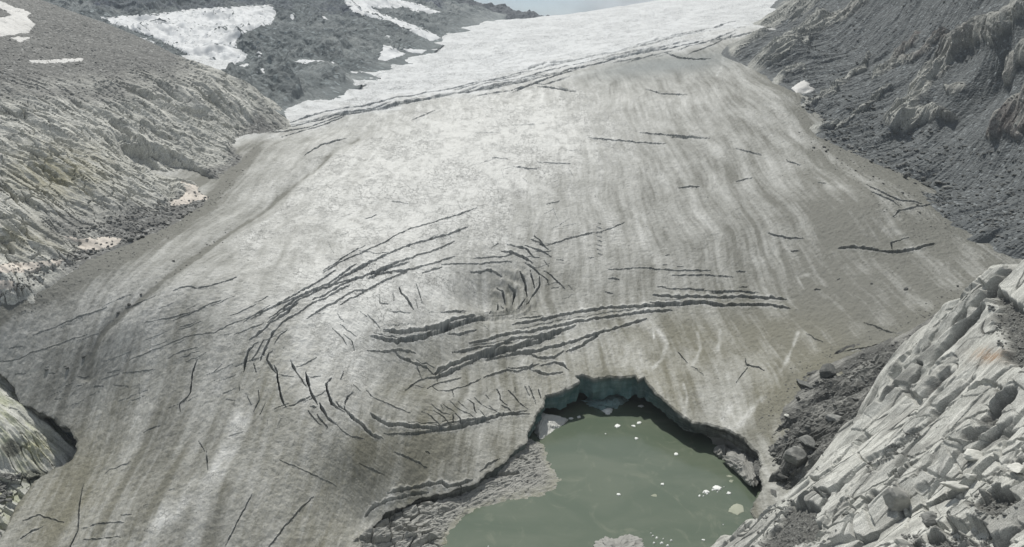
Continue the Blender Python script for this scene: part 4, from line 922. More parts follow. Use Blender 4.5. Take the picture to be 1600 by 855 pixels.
# ---- mud and shattered ice on the lake shore
bp_ = [byz(*d, 0) for d in [(690,870),(698,835),(738,795),(780,786),(820,783),(858,773),(874,757),(866,736),(848,715),(844,690),(838,670)]]
bp_ += [byz(*d, -1.6) for d in [(730,870),(735,835),(760,815),(820,805),(870,790),(905,760),(890,735),(875,710),(868,690)]]
bp_ += [byz(*d) for d in [(560,870,5),(590,840,4.8),(610,806,4.4),(655,784,4.0),(742,758,3.4),(700,790,2.0),(650,825,3.0),(770,742,3.2),(800,718,3.4),(825,695,2.6),(828,760,.6),(780,770,.5),(548,820,4.2),(600,780,4),(650,762,3.5),(730,740,3),(780,705,3),(815,675,1.8),(640,880,3),(720,775,1.6),(790,750,1.4),(840,740,1.0),(600,960,3)]]
BANK = Surf(bp_, smooth=.3)
def bank_fn(g):
    a, c, U, V = g['a'], g['c'], g['U'], g['V']
    ice_ = sstep(700, 610, U - .5 * (V - 790) + 25 * noise2(U / 30, V / 30, 6))
    r = beds(a, c, 3.0, 1.6, 43, 7) * (.3 + .7 * ice_) + .45 * ridge2(a / 4.5, c / 1.2, 4, 45) + .3 * fbm2(a / 2.5, c, 4, 47)
    f1, f2, ox, oy, h = voronoi2((a / 4.5).astype(F32), (c / 2.0).astype(F32), 31)
    r += ice_ * ((h - .5) * 1.6 - 1.8 * (1 - sstep(0, .14, f2 - f1)))
    B_ = lambda *q: [(540 + x * .225, 700 + y * .225) for x, y in q]
    r -= carve_lines(g, [(3.2, B_((130,465),(170,420),(230,385),(330,350),(440,330),(560,312))), (2.6, B_((620,290),(720,270),(800,275),(860,255))), (2, B_((370,405),(470,400),(580,370),(720,335))), (3.2, B_((115,575),(180,530),(260,490),(350,430))), (2, B_((210,575),(290,520),(340,480))),
        (2.6, B_((290,535),(320,590),(380,575))), (2.4, B_((150,660),(260,650))), (1.6, B_((400,540),(420,550))), (2, B_((1010,190),(1100,185),(1190,180))), (1.5, B_((1180,60),(1260,90))), (1.5, B_((960,200),(1040,205))), (1.6, B_((480,550),(580,540)))], 3.5)
    z = g['Z']; k = .18 + .82 * sstep(-.2, 1.6, z)
    return (r - r.mean() + .25) * k + .38 * fbm2(g['X'] / 3.2, g['Y'] / 2.6, 4, 149) * sstep(2.2, .6, z), {'scree': np.clip(.35 - ice_, 0, 1), 'rust': np.clip(.8 * np.exp(-(z / .5) ** 2), 0, 1)}
M_BANK = rock_material('shore_mud', (.12, .12, .11), (.27, .272, .255), (.40, .40, .375), None, .7, (.26, .262, .245), .3, 2.5, (.27, .27, .20))
hillside('shore', BANK, -.26, .09, .0009, georows(148, 222, .0009), M_BANK, ((660, 790), (780, 745)), bank_fn, lambda X, Y, Z, U, V: (Z > -1.2))

# ---- ground under everything and the lake
sg = np.arange(-1.6, 1.6, .04); yg = np.geomspace(20, 6000, 90)
X = sg[None] * yg[:, None]; Y = np.broadcast_to(yg[:, None], X.shape)
Zg = np.where(Y < 2300, np.minimum(G(X, Y) - 14, np.where(Y < 420, -6, 1e9)), 60.)
Zg = np.minimum(Zg, np.where(Y < 150, -8., 1e9))
mesh_from('ground', np.stack([X, Y, Zg], -1).reshape(-1, 3), grid_faces(*X.shape), {'bed': np.stack([X, Y, Zg], -1).reshape(-1, 3), 'scree': np.ones(X.size)}, M_MOR, True, 'structure')

def water_material():
    t = NT('milky_meltwater'); p = t.pos()
    n1 = t.noise(p, .035, 5, .6, (1, 1.6, 1), .8); n2 = t.noise(p, .12, 5, .65, (1, .6, 1), 1.5); n3 = t.noise(p, 1.6, 3, .6)
    col = t.mix(t.ramp(n1, .35, .7), (.085, .110, .078), (.112, .134, .098))
    col = t.mix(t.ramp(n2, .54, .74, 0, .5), col, (.18, .195, .145))
    return t.bsdf(col, .16, t.bump(t.math('ADD', n3, t.noise(p, .35, 3, .6)), .14, .15), .6)
a_ = np.linspace(0, 2 * np.pi, 65)[:-1]
lake = [(x, y) for x, y in [byz(px, py, 0)[:2] for px, py in [(500,960),(560,850),(640,760),(760,690),(800,600),(880,560),(1010,560),(1120,600),(1240,680),(1260,780),(1240,880),(1230,960)]]]
cx, cy = np.mean([p[0] for p in lake]), np.mean([p[1] for p in lake])
Vl = [(cx, cy, 0)] + [(x, y, 0) for x, y in lake]
mesh_from('lake', Vl, [(0, 1 + k, 1 + (k + 1) % len(lake)) for k in range(len(lake))], None, water_material(), True, 'structure')
#@@PART3
# ================================================================== things lying about
HOSTS['glacier'] = (gP, gU, gV)
HC_ = {}
def host_view(name):
    if name not in HC_:
        P = HOSTS[name][0]
        U, Vv, dep = project(P[..., 0], P[..., 1], P[..., 2])
        N = normals(P)
        face = (N * (np.array([0, 0, HC]) - P)).sum(-1) > 0
        HC_[name] = (P, U, Vv, dep, face, N)
    return HC_[name]
def place(name, px, py):
    """the nearest seen place of a surface behind a spot of the photograph: world place, metres per pixel"""
    P, U, Vv, dep, face, N = host_view(name)
    d = np.hypot(U - px, Vv - py) + np.where(face, 0, 50)
    k = np.argmin(np.where(d < 2.2, dep, 1e6 + d))
    return P.reshape(-1, 3)[k], dep.ravel()[k] / FPX

def snow_material(name, a, b, grit=.3):
    t = NT(name); p = t.pos()
    n1 = t.noise(p, .06, 5, .65, (1, .5, 1)); n2 = t.noise(p, .6, 5, .7); n3 = t.noise(p, 3, 3, .7)
    col = t.mix(t.ramp(n1, .35, .7), a, b)
    col = t.mix(t.ramp(n2, .60, .75, 0, grit), col, (.25, .25, .23))
    h = t.math('ADD', n2, t.math('MULTIPLY', n3, .3))
    return t.bsdf(col, .7, t.bump(h, .5, .3), .2)
M_SNOW = snow_material('old_snow', (.60, .60, .585), (.48, .48, .465))
M_PINK = snow_material('pinkish_old_snow', (.62, .57, .51), (.50, .46, .41), .5)
M_FAR = snow_material('far_snow', (.62, .64, .655), (.50, .52, .535), .3)

def biggest(Fq):
    u, inv = np.unique(Fq, return_inverse=True); inv = inv.reshape(Fq.shape); lab = np.arange(len(u))
    while True:
        m = lab[inv].min(1); new = lab.copy()
        for k in range(Fq.shape[1]): np.minimum.at(new, inv[:, k], m)
        new = new[new]
        if (new == lab).all(): break
        lab = new
    L = lab[inv[:, 0]]; c = np.bincount(L)
    return Fq[L == np.argmax(c)]
def snow_patch(host, poly, label, mat, lift=.5, rag=2.2, group='snow patches on the valley sides'):
    P, U, Vv, dep, face, N = host_view(host)
    i0 = np.random.default_rng(int(abs(poly[0][0] * 7 + poly[0][1]))).integers(0, 90)
    u = U + rag * fbm2(U / 11 + i0, Vv / 5, 4, 3); v = Vv + .7 * rag * fbm2(U / 13, Vv / 6 + i0, 4, 9)
    xs = [p[0] for p in poly]; ys = [p[1] for p in poly]
    ins = inpoly(u, v, poly) & face
    if ins.sum() < 6: print('no snow', label); return
    d, _, _ = segdist(np.where(ins, u, 0), np.where(ins, v, 0), poly, True)
    grow = box_blur(ins.astype(float), 1) > 1e-6
    zb = box_blur(P[..., 2], 3)
    mpp = dep / FPX
    z = .45 * P[..., 2] + .55 * zb + lift * np.minimum(d / 5, 1) * mpp * 2.2 + .1 * mpp
    z = np.where(ins, z, P[..., 2] - 1.2 * mpp)
    Q = P.copy(); Q[..., 2] = z
    Fq = grid_faces(*U.shape, ins[:-1, :-1] & grow[1:, 1:] | ins[1:, 1:] & grow[:-1, :-1] | ins[1:, :-1] & grow[:-1, 1:] | ins[:-1, 1:] & grow[1:, :-1])
    Fq = biggest(Fq)
    V, Fq, _, _ = compact(Q.reshape(-1, 3), Fq, {})
    tag(mesh_from('snow_patch', V, Fq, None, mat, True), label, 'snow patch', group)

for host, poly, lab, mat, lift in [
    ('rock_dome', [(-20,0),(2,2),(25,12),(38,16),(50,20),(42,26),(57,38),(45,52),(20,55),(-20,60),(-20,30),(18,24)], 'white snow field with ragged edge high on the grey scree in the upper left corner', M_SNOW, .5),
    ('rock_dome', [(15,59),(48,57),(46,62),(32,66),(22,63)], 'small white snow fleck just below the corner snow field', M_SNOW, .4),
    ('rock_dome', [(44,94),(75,93),(110,91),(133,91),(128,96),(90,99),(48,99)], 'thin level strip of white snow on the ledge of the rock dome', M_SNOW, .4),
    ('rock_dome', [(280,284),(300,287),(325,291),(334,303),(326,312),(305,314),(292,320),(268,322),(262,314),(278,311),(290,302)], 'pinkish old snow patch under the dark undercut cliff of the dome', M_PINK, .4),
    ('rock_dome', [(92,368),(130,372),(170,370),(191,372),(184,383),(170,388),(135,394),(115,390),(128,382)], 'pinkish snow strip among boulders at the foot of the lichen slabs', M_PINK, .4),
    ('rock_dome', [(-20,412),(30,410),(70,407),(104,405),(92,414),(66,419),(58,426),(20,427),(-20,430)], 'long pale snow strip beside the ice at the left edge of the photo', M_PINK, .4),
    ('rock_dome', [(-20,440),(15,436),(28,444),(20,452),(-20,456)], 'little grey white snow patch at the very edge of the photo below the long strip', M_PINK, .4),
    ('rock_dome', [(333,286),(345,281),(358,281),(352,287),(338,290)], 'tiny rim of old snow between dome and ice', M_PINK, .4),
    ('valley_side', [(155,27),(200,24),(250,21),(300,14),(345,11),(400,8),(428,9),(432,22),(425,38),(400,44),(383,52),(370,62),(372,76),(388,86),(380,96),(362,103),(345,108),(325,103),(300,90),(268,73),(235,58),(196,44),(176,38)], 'broad white snow field filling the hollow behind the rock dome', M_FAR, .5),
    ('valley_side', [(210,57),(228,60),(246,67),(232,69),(214,63)], 'narrow white snow sliver beside the broad snow field', M_FAR, .4),
    ('valley_side', [(459,95),(478,92),(500,94),(524,97),(523,104),(498,102),(470,100)], 'short flat snow strip in the middle of the blue grey slope', M_FAR, .4),
    ('valley_side', [(533,-4),(560,-4),(620,-4),(640,3),(668,10),(690,20),(684,24),(655,20),(628,13),(600,14),(580,12),(600,22),(640,36),(668,47),(690,60),(672,64),(640,49),(600,33),(565,24),(548,18)], 'long white snow tongue running down below the dark peaks to the ice', M_FAR, .5),
    ('valley_side', [(625,74),(645,77),(668,78),(660,84),(640,82)], 'small snow strip near the edge of the upper ice', M_FAR, .4),
    ('valley_side', [(598,70),(612,72),(625,80),(634,84),(620,90),(602,96),(590,94)], 'gritty snow fan reaching the upper ice beneath the slope', M_FAR, .4),
    ('valley_side', [(402,80),(410,82),(410,93),(403,92)], 'upright snow spot on the slope behind the dome', M_FAR, .4),
    ('valley_side', [(400,107),(413,109),(412,115),(402,114)], 'small snow spot behind the crest of the dome', M_FAR, .4),
    ('valley_side', [(455,15),(462,18),(459,32),(453,30)], 'thin upright snow streak under the dark peak', M_FAR, .4),
    ('valley_side', [(598,52),(610,55),(613,62),(603,58)], 'slanting snow spot on the slope above the gritty fan', M_FAR, .4),
    ('valley_side', [(495,20),(508,27),(516,32),(505,30)], 'slim snow streak in a gully under the peak', M_FAR, .4),
    ('scree_slope', [(1236,138),(1247,130),(1257,125),(1265,130),(1266,136),(1273,139),(1268,145),(1252,147),(1244,146)], 'dirty white snow block at the foot of the dark scree slope', M_SNOW, 1.2),
]:
    snow_patch(host, poly, lab, mat, lift)

# ---- boulders
import bmesh
def stone_mesh(seed, sub=3, planes=13, flat=(1, 1, .75)):
    r = np.random.default_rng(seed)
    bm = bmesh.new(); bmesh.ops.create_icosphere(bm, subdivisions=sub, radius=1.0)
    v = np.array([x.co[:] for x in bm.verts]); f = np.array([[q.index for q in p.verts] for p in bm.faces]); bm.free()
    v /= np.linalg.norm(v, axis=1, keepdims=True)
    n = r.normal(size=(planes, 3)); n /= np.linalg.norm(n, axis=1, keepdims=True); d = r.uniform(.55, .95, planes)
    dots = v @ n.T
    R = np.min(np.where(dots > .05, d[None] / np.maximum(dots, .05), 1.6), 1)
    R = np.minimum(R, 1.15)
    R = R * (1 + .05 * fbm2((v[:, 0] * 3 + seed * 3.1).astype(F32), (v[:, 1] * 3 + v[:, 2] * 2.3).astype(F32), 3, seed))
    return v * R[:, None] * np.array(flat) * r.uniform(.85, 1.15, 3), f

def stone_material(name, a, b, sc_=1.0):
    t = NT(name); tc_ = t.n('ShaderNodeTexCoord').outputs['Object']
    oi = t.n('ShaderNodeObjectInfo').outputs['Random']
    n1 = t.noise(tc_, 1.6 * sc_, 6, .7, (1, 1, 2)); n2 = t.noise(tc_, 6 * sc_, 4, .7)
    col = t.mix(t.ramp(n1, .35, .65), a, b); col = t.mix(1.0, col, t.ramp(oi, 0, 1, .7, 1.25), 'MULTIPLY')
    return t.bsdf(col, .9, t.bump(t.math('ADD', n1, t.math('MULTIPLY', n2, .4)), .6, .12), .15)
M_STONE = stone_material('boulder_rock', (.15, .155, .15), (.26, .262, .25))
M_DARK = stone_material('dark_boulder_rock', (.085, .09, .088), (.15, .152, .145))
M_PALE = stone_material('pale_boulder_rock', (.36, .365, .34), (.50, .50, .47))
SH = {}
def stone(name, host, px, py, size, label, mat=M_STONE, group=None, shape=None, squash=(1, 1, 1), rz=None, cat='boulder', sink=.35):
    p, m = place(host, px, py)
    k = (shape if shape is not None else random.randrange(8), mat.name)
    if k not in SH:
        v, f = stone_mesh(100 + k[0] * 7)
        SH[k] = mesh_from(name, v, f, None, mat, False, link=False)
    o = bpy.data.objects.new(name, SH[k]); COL.objects.link(o)
    R = size * m * .5
    o.location = (p[0], p[1], p[2] + R * squash[2] * sink)
    o.scale = (R * squash[0], R * squash[1], R * squash[2]); o.rotation_euler = (random.uniform(-.2, .2), random.uniform(-.2, .2), rz if rz is not None else random.uniform(0, 6.28))
    return tag(o, label, cat, group)

for a in [
    ('glacier',1415,277,11,'tall dark boulder standing on the ice just off the scree edge',M_DARK,1,(.8,.8,1.3)), ('glacier',1362,252,8,'lone dark boulder on the ice at the upper end of the scree edge',M_DARK,2,(1,1,1)),
    ('glacier',1431,286,5,'small round boulder right of the tall dark boulder',M_DARK,3,(1,1,1)), ('scree_slope',1447,290,14,'big dark angular boulder at the lowest corner of the scree',M_DARK,4,(1,1,.9)),
    ('scree_slope',1466,285,12,'grey flat boulder lying on the rubble heap at the scree foot',M_STONE,5,(1.2,1,.7)), ('scree_slope',1480,293,13,'pale boulder in the rubble heap beside the dark angular one',M_PALE,6,(1.2,1,.7)),
    ('scree_slope',1444,281,10,'mid grey boulder leaning behind the dark angular boulder',M_STONE,7,(1,1,1)),
    ('glacier',1414,451,8,'solitary dark boulder on the bare grey ice before the crag',M_DARK,0,(1,1,.9)), ('glacier',1496,446,5,'little boulder on the ice near the crag edge',M_DARK,2,(1,1,1)),
    ('glacier',1361,441,4,'dark stone on the ice left of the solitary boulder',M_DARK,3,(1,1,.7)),
    ('moraine',1240,718,40,'largest grey boulder of the moraine with a dark rounded side',M_STONE,1,(1,1,1.05)), ('moraine',1293,580,26,'broad dark boulder on the upper rim of the moraine',M_DARK,4,(1.5,1,.8)),
    ('moraine',1255,600,20,'flat dark slab boulder at the ice edge of the moraine',M_DARK,5,(1.6,1,.6)), ('moraine',1262,690,26,'grey boulder half buried above the largest moraine boulder',M_STONE,6,(1.3,1,.8)),
    ('moraine',1228,648,10,'small pale stone at the point where moraine meets ice',M_PALE,6,(1,1,.7)), ('moraine',1246,622,9,'square dark stone on the moraine rim',M_DARK,7,(1,1,1)),
    ('moraine',1300,655,24,'long grey boulder in the middle of the moraine rubble',M_STONE,2,(1.5,1,.7)), ('moraine',1208,775,22,'dark boulder by the water below the moraine',M_DARK,0,(1.3,1,.8)),
    ('moraine',1220,748,18,'dark block wedged under the largest moraine boulder',M_DARK,3,(1.2,1,.8)),
    ('crag',1395,790,44,'big tan faced block standing on the pale crag',M_PALE,4,(.9,.9,1.25)), ('crag',1522,716,36,'pale square block lying on the crag slabs',M_PALE,7,(1.3,1,.7)),
    ('crag',1492,762,30,'pale brick shaped block below the square one',M_PALE,5,(1.3,1,.6)), ('crag',1455,815,34,'grey tilted block beside the gravel hollow',M_STONE,6,(1,1,1)),
    ('crag',1590,735,34,'rounded pale boulder at the right edge of the photo',M_PALE,2,(1.3,1,.7)), ('crag',1410,852,26,'pale block at the bottom edge on the crag gravel',M_PALE,1,(1,1,.9)),
    ('crag',1450,846,24,'smaller pale block at the bottom edge next to the gravel',M_PALE,0,(1,1,.8)), ('crag',1518,745,16,'small pale cube of rock under the square block',M_PALE,3,(1,1,.9)),
    ('rock_dome',225,371,9,'dark boulder at the ice rim below the grey apron',M_DARK,1,(1.2,1,.8)), ('rock_dome',205,374,10,'larger dark boulder at the ice rim beside the snow strip',M_DARK,4,(1.2,1,.8)),
]:
    host, px, py, s, lab, mat, shp, sq = a
    stone('boulder', host, px, py, s, lab, mat, None, shp, sq)
for x, y, s, l in [(200,476,7,'dark boulder in the middle of the dirt line on the left ice'), (185,488,6,'stone lower down in the dirt line on the left ice'), (222,459,5,'stone higher up in the dirt line on the left ice'), (130,557,6,'stone at the foot of the dirt line'), (72,577,6,'stone on the dirty ice above the left crag'), (105,574,6,'stone near the end of the dirt line above the gap'), (272,407,4,'small stone in the upper dirt line')]:
    stone('boulder', 'glacier', x, y, s, l, M_DARK, None, None, (1.1, 1, .8))

def along(pl, n, spread):
    L = [0]
    for a, b in zip(pl, pl[1:]): L.append(L[-1] + math.hypot(b[0] - a[0], b[1] - a[1]))
    for _ in range(n):
        t = random.uniform(0, L[-1])
        k = max(i for i in range(len(pl) - 1) if L[i] <= t); f = (t - L[k]) / (L[k + 1] - L[k] + 1e-9)
        yield pl[k][0] + f * (pl[k + 1][0] - pl[k][0]) + random.gauss(0, spread), pl[k][1] + f * (pl[k + 1][1] - pl[k][1]) + random.gauss(0, spread)
for x, y in along([(1275,212),(1330,236),(1375,255),(1425,285),(1455,315),(1480,345)], 60, 7):
    stone('boulder', 'scree_slope' , x + 8, y - 6, random.uniform(2.5, 6.5), 'small grey boulder in the rim of rubble between scree slope and ice', random.choice([M_DARK, M_STONE, M_STONE]), 'boulders along the foot of the scree slope', None, (1.1, 1, .8))
for x, y in along([(1272,222),(1330,252),(1372,275),(1412,300),(1440,330)], 16, 6):
    stone('boulder', 'glacier', x, y, random.uniform(2, 5), 'small boulder rolled out onto the dirty ice below the scree slope', M_DARK, 'boulders rolled onto the ice', None, (1.1, 1, .8))
for x, y in along([(20,455),(110,412),(180,382),(235,362),(300,330),(320,318)], 60, 5):
    stone('boulder', 'rock_dome', x - 3, y - 4, random.uniform(2.5, 5.5), 'small dark boulder in the rubble rim between rock dome and ice', random.choice([M_DARK, M_DARK, M_STONE]), 'boulders along the foot of the rock dome', None, (1.1, 1, .8))
for x, y in along([(200,478),(260,430),(355,365)], 12, 3):
    stone('boulder', 'glacier', x, y, random.uniform(1.6, 3), 'little dark stone strewn along the dirt line on the ice', M_DARK, 'stones along the dirt line', None, (1, 1, .8))

# ---- scattered rubble nobody could count
def rubble(name, jobs, mat):
    Vs, Fs = [], []; base = 0
    tm = [stone_mesh(300 + k, 1, 9) for k in range(6)]
    R_ = np.random.default_rng(77)
    for host, poly, n, s0, s1 in jobs:
        P, U, Vv, dep, face, N = host_view(host)
        ok = np.nonzero((inpoly(U, Vv, poly) & face & (P[..., 2] > -.1)).ravel())[0]
        if host != 'crag' and host != 'shore': ok = ok[(P.reshape(-1, 3)[ok, 2] > G(P.reshape(-1, 3)[ok, 0], P.reshape(-1, 3)[ok, 1]) - 1.0)]
        if len(ok) == 0: print('no rubble', host); continue
        for k in R_.choice(ok, n):
            p = P.reshape(-1, 3)[k]; m = dep.ravel()[k] / FPX
            v, f = tm[R_.integers(6)]
            R = (s0 + (s1 - s0) * R_.random() ** 3) * m * .5; a = R_.uniform(0, 6.28); c, s_ = math.cos(a), math.sin(a)
            q = np.stack([v[:, 0] * c - v[:, 1] * s_, v[:, 0] * s_ + v[:, 1] * c, v[:, 2] * .8], 1) * R * np.array([R_.uniform(.8, 1.5), 1, 1])
            Vs.append(q + p + np.array([0, 0, R * .2])); Fs.append(f + base); base += len(v)
    return mesh_from(name, np.concatenate(Vs), np.concatenate(Fs), None, mat, False, 'stuff')
rubble('scree', [('scree_slope', [(1240,150),(1300,225),(1420,285),(1490,350),(1600,400),(1600,250),(1450,200),(1330,150)], 1500, 1.2, 7), ('scree_slope', [(1200,100),(1600,260),(1600,0),(1300,0)], 700, 1, 4.5)], M_DARK)
rubble('grit', [('glacier', [(20,480),(110,425),(230,372),(340,300),(400,225),(410,235),(350,310),(240,390),(120,445),(20,505)], 380, .8, 3), ('glacier', [(1250,175),(1330,245),(1420,295),(1490,362),(1440,380),(1300,262),(1235,200)], 320, .8, 3),
    ('glacier', [(1190,680),(1250,598),(1340,538),(1440,505),(1560,430),(1540,420),(1420,490),(1240,570),(1180,650)], 360, .8, 3), ('glacier', [(0,560),(300,480),(600,700),(560,855),(100,855),(130,690)], 260, .6, 1.8), ('glacier', [(900,300),(1300,260),(1450,400),(1250,640),(1000,560)], 240, .6, 1.8)], M_DARK)
rubble('rubble', [
    ('moraine', [(1170,790),(1180,720),(1260,600),(1440,515),(1480,500),(1420,600),(1300,700),(1200,790)], 900, 1.5, 9), ('rock_dome', [(100,415),(120,350),(200,330),(330,290),(340,310),(230,370)], 800, 1.2, 5.5), ('rock_dome', [(0,470),(0,410),(110,400),(120,420)], 200, 1.2, 5),
    ('rock_dome', [(0,130),(0,60),(150,60),(250,110),(200,150)], 250, 1, 3.5)], M_STONE)
rubble('gravel', [('crag', [(1180,810),(1230,780),(1285,790),(1275,830),(1240,855),(1175,855)], 500, 1, 7), ('crag', [(1515,770),(1580,765),(1600,790),(1560,812),(1520,806)], 400, 1, 7), ('crag', [(1540,455),(1600,480),(1600,580),(1560,540)], 400, 1, 7), ('crag', [(1410,835),(1550,840),(1550,856),(1410,856)], 250, 1.5, 8), ('crag', [(1350,725),(1440,660),(1440,680),(1360,740)], 200, 1, 6),
    ('crag', [(1200,800),(1600,430),(1600,855),(1150,855)], 120, 1, 3.5), ('rock_knoll', [(0,740),(60,742),(40,770),(0,830)], 250, 2, 9), ('shore', [(570,850),(640,780),(750,750),(845,690),(870,755),(740,795),(690,855)], 260, 1, 4.5)], M_STONE)
#@@RUBBLE
# ---- lumps of ice in and round the lake
def lump(name, poly, z0, prof, mat, rough=.12, fine=.05, lean=(0, 0), seed=0, n=48, smooth=True, zc=None):
    """a body on a footprint traced at height z0; prof: (scale of the footprint, height) from the top centre out and down"""
    W = np.array([byz(x, y, z0)[:2] for x, y in poly])
    L = np.concatenate([[0], np.cumsum(np.linalg.norm(np.diff(np.vstack([W, W[:1]]), axis=0), axis=1))])
    q = np.linspace(0, L[-1], n, endpoint=False)
    Wc = np.vstack([W, W[:1]])
    B = np.stack([np.interp(q, L, Wc[:, 0]), np.interp(q, L, Wc[:, 1])], 1)
    c = B.mean(0); size = np.linalg.norm(B - c, axis=1).mean()
    hm = max(abs(h) for _, h in prof)
    if n >= 28:
        fine_ = [prof[0]]
        for (s0, h0), (s1, h1) in zip(prof, prof[1:]):
            for k in (1, 2, 3): fine_.append((s0 + (s1 - s0) * k / 3, h0 + (h1 - h0) * k / 3))
        prof = fine_; n = int(n * 1.6)
        q = np.linspace(0, L[-1], n, endpoint=False)
        B = np.stack([np.interp(q, L, Wc[:, 0]), np.interp(q, L, Wc[:, 1])], 1); c = B.mean(0); size = np.linalg.norm(B - c, axis=1).mean()
    V = [[c[0] + lean[0] * prof[0][1], c[1] + lean[1] * prof[0][1], z0 + prof[0][1]]]
    for s, h in prof[1:]:
        ring_ = c + (B - c) * s
        zz = z0 + h + rough * hm * fbm2((ring_[:, 0] / size * 2.2).astype(F32), (ring_[:, 1] / size * 2.2 + h / hm).astype(F32), 5, seed, .6) * (1 if h > 0 else 0)
        rr_ = 1 + rough * .6 * fbm2((B[:, 0] / size * 2.4).astype(F32), (B[:, 1] / size * 2.4 + 3.7 * h / hm).astype(F32), 5, seed + 3, .6)
        ring_ = c + (ring_ - c) * rr_[:, None] + np.array(lean) * h
        V += [[a, b, z] for (a, b), z in zip(ring_, zz)]
    V = np.array(V); Ft = [[0, 1 + k, 1 + (k + 1) % n] for k in range(n)]
    Fr = []
    for r_ in range(len(prof) - 2):
        o0, o1 = 1 + r_ * n, 1 + (r_ + 1) * n
        for k in range(n):
            a, b = o0 + k, o0 + (k + 1) % n; d, e = o1 + k, o1 + (k + 1) % n
            Fr += [[a, d, e], [a, e, b]]
    o = mesh_from(name, V, np.array(Ft + Fr), None, mat, smooth)
    # put the origin at its foot
    off = np.array([c[0], c[1], z0]); co_ = V - off
    o.data.vertices.foreach_set('co', co_.astype(F32).ravel()); o.data.update(); o.location = off
    return o
M_FLOE = snow_material('floating_ice', (.72, .74, .72), (.62, .64, .62), .1)
M_BLUE = snow_material('blue_ice', (.20, .30, .31), (.28, .37, .37), .1)
M_GREY = snow_material('dirty_ice', (.22, .22, .205), (.34, .34, .32), .6)
M_WHITE = snow_material('dimpled_snow', (.56, .565, .54), (.44, .445, .42), .45)
M_MUD = snow_material('islet_mud', (.25, .25, .235), (.34, .34, .325), .6)
M_SILT = snow_material('drowned_silt_ice', (.24, .265, .20), (.32, .335, .27), .2)
tag(lump('snow_block', [(833,664),(838,657),(850,652),(862,654),(886,658),(880,664),(866,672),(850,684),(843,688),(836,676)], 0, [(0, 2.6), (.35, 2.5), (.7, 1.7), (.9, .9), (1, .15), (1, -1)], M_WHITE, .3, seed=5, smooth=False, lean=(-.5, .9)), 'dimpled white snow block at the left corner of the dark ice cave', 'snow block')
tag(lump('ice_block', [(914,628),(924,622),(940,618),(960,618),(982,620),(978,628),(962,638),(946,641),(930,638)], 0, [(0, 2.0), (.5, 1.9), (.85, 1.4), (1, .5), (1.0, -1)], M_BLUE, .5, seed=8, smooth=False), 'blue ice block floating at the back of the ice cave', 'ice block')
tag(lump('ice_block', [(940,642),(950,638),(958,640),(956,645),(946,646)], 0, [(0, .7), (.6, .6), (1, .1), (1, -.6)], M_FLOE, .3, seed=9, n=20), 'small pale ice lump before the blue ice block', 'ice block')
tag(lump('ice_block', [(1098,680),(1106,672),(1125,674),(1145,680),(1162,692),(1176,708),(1188,728),(1184,742),(1170,732),(1150,712),(1128,698),(1106,692)], 0, [(0, 5.2), (.5, 5.0), (.85, 4.2), (1, 2.8), (.9, 1.4), (.62, -1)], M_GREY, .38, seed=11, n=80, smooth=False), 'long curved grey ice block leaning along the right shore', 'ice block')
tag(lump('ice_block', [(1114,708),(1122,702),(1136,702),(1140,710),(1130,718),(1122,716)], 0, [(0, 2.2), (.6, 2.1), (1, 1.3), (.7, -1)], M_GREY, .4, seed=12, n=36, smooth=False), 'small dark ice block in the water under the long curved one', 'ice block')
tag(lump('ice_block', [(1128,722),(1140,712),(1156,712),(1172,724),(1186,742),(1188,758),(1176,772),(1168,764),(1156,750),(1140,736)], 0, [(0, 3.8), (.5, 3.6), (.85, 2.9), (1, 2.2), (.94, 1.4), (.66, .6), (.55, -1)], M_GREY, .36, seed=13, n=80, smooth=False), 'broad tilted grey ice slab with a dark hollow under its water side', 'ice block')
tag(lump('mud_islet', [(915,880),(922,862),(932,848),(948,842),(962,843),(980,838),(995,842),(1006,852),(1012,870),(1010,890)], 0, [(0, 1.3), (.4, 1.25), (.7, 1.0), (.9, .5), (1, .05), (1.05, -.6)], M_MUD, .6, seed=15, n=80, smooth=False), 'low grey mud islet at the bottom edge of the lake', 'mud islet')
tag(lump('sunken_ice', [(1136,800),(1142,790),(1152,786),(1162,790),(1164,800),(1152,806)], 0, [(0, .12), (.5, .1), (.9, .03), (1, -.2)], M_SILT, .3, seed=16, n=30), 'rounded drowned ice lump showing pale through the water by the right shore', 'ice lump')
FLOES = [(950,646,11,'slanting white ice floe closest to the cave mouth'),(893,654,9,'left of two white floes beside the snow block'),(904,652,10,'right of two white floes beside the snow block'),(965,666,11,'thin flat floe left of the jagged floe pair'),(990,666,9,'lower floe of the jagged pair in the upper lake'),(998,661,11,'upper floe of the jagged pair in the upper lake'),(994,685,8,'white floe alone below the jagged pair'),
    (1001,635,9,'bright floe in the dark water under the right side of the cave'),(1056,710,10,'dark edged floe alone in the upper right of the lake'),(967,773,10,'triangular white floe in the middle of the lake'),(1035,757,10,'flat floe with dark underside in the lower lake'),(1022,774,11,'faint ring of slush below the flat floe'),
    (1120,763,17,'largest white raft of brash ice near the right shore'),(1104,769,11,'left tail of the brash ice raft'),(1093,775,6,'last crumb of the raft tail'),(1138,771,9,'small floe right of the brash ice raft'),(1142,752,12,'faint grey floe between raft and ice slab'),(1140,744,9,'faint floe nearest the tilted ice slab'),
    (1130,820,3,'single tiny floe near the lower right shore'),(1099,844,6,'small floe at the bottom right of the lake'),(946,678,3,'tiny speck of ice below the thin flat floe'),(725,803,2.5,'tiny white speck off the muddy shore'),(763,854,4,'white floe at the bottom edge off the muddy shore')]
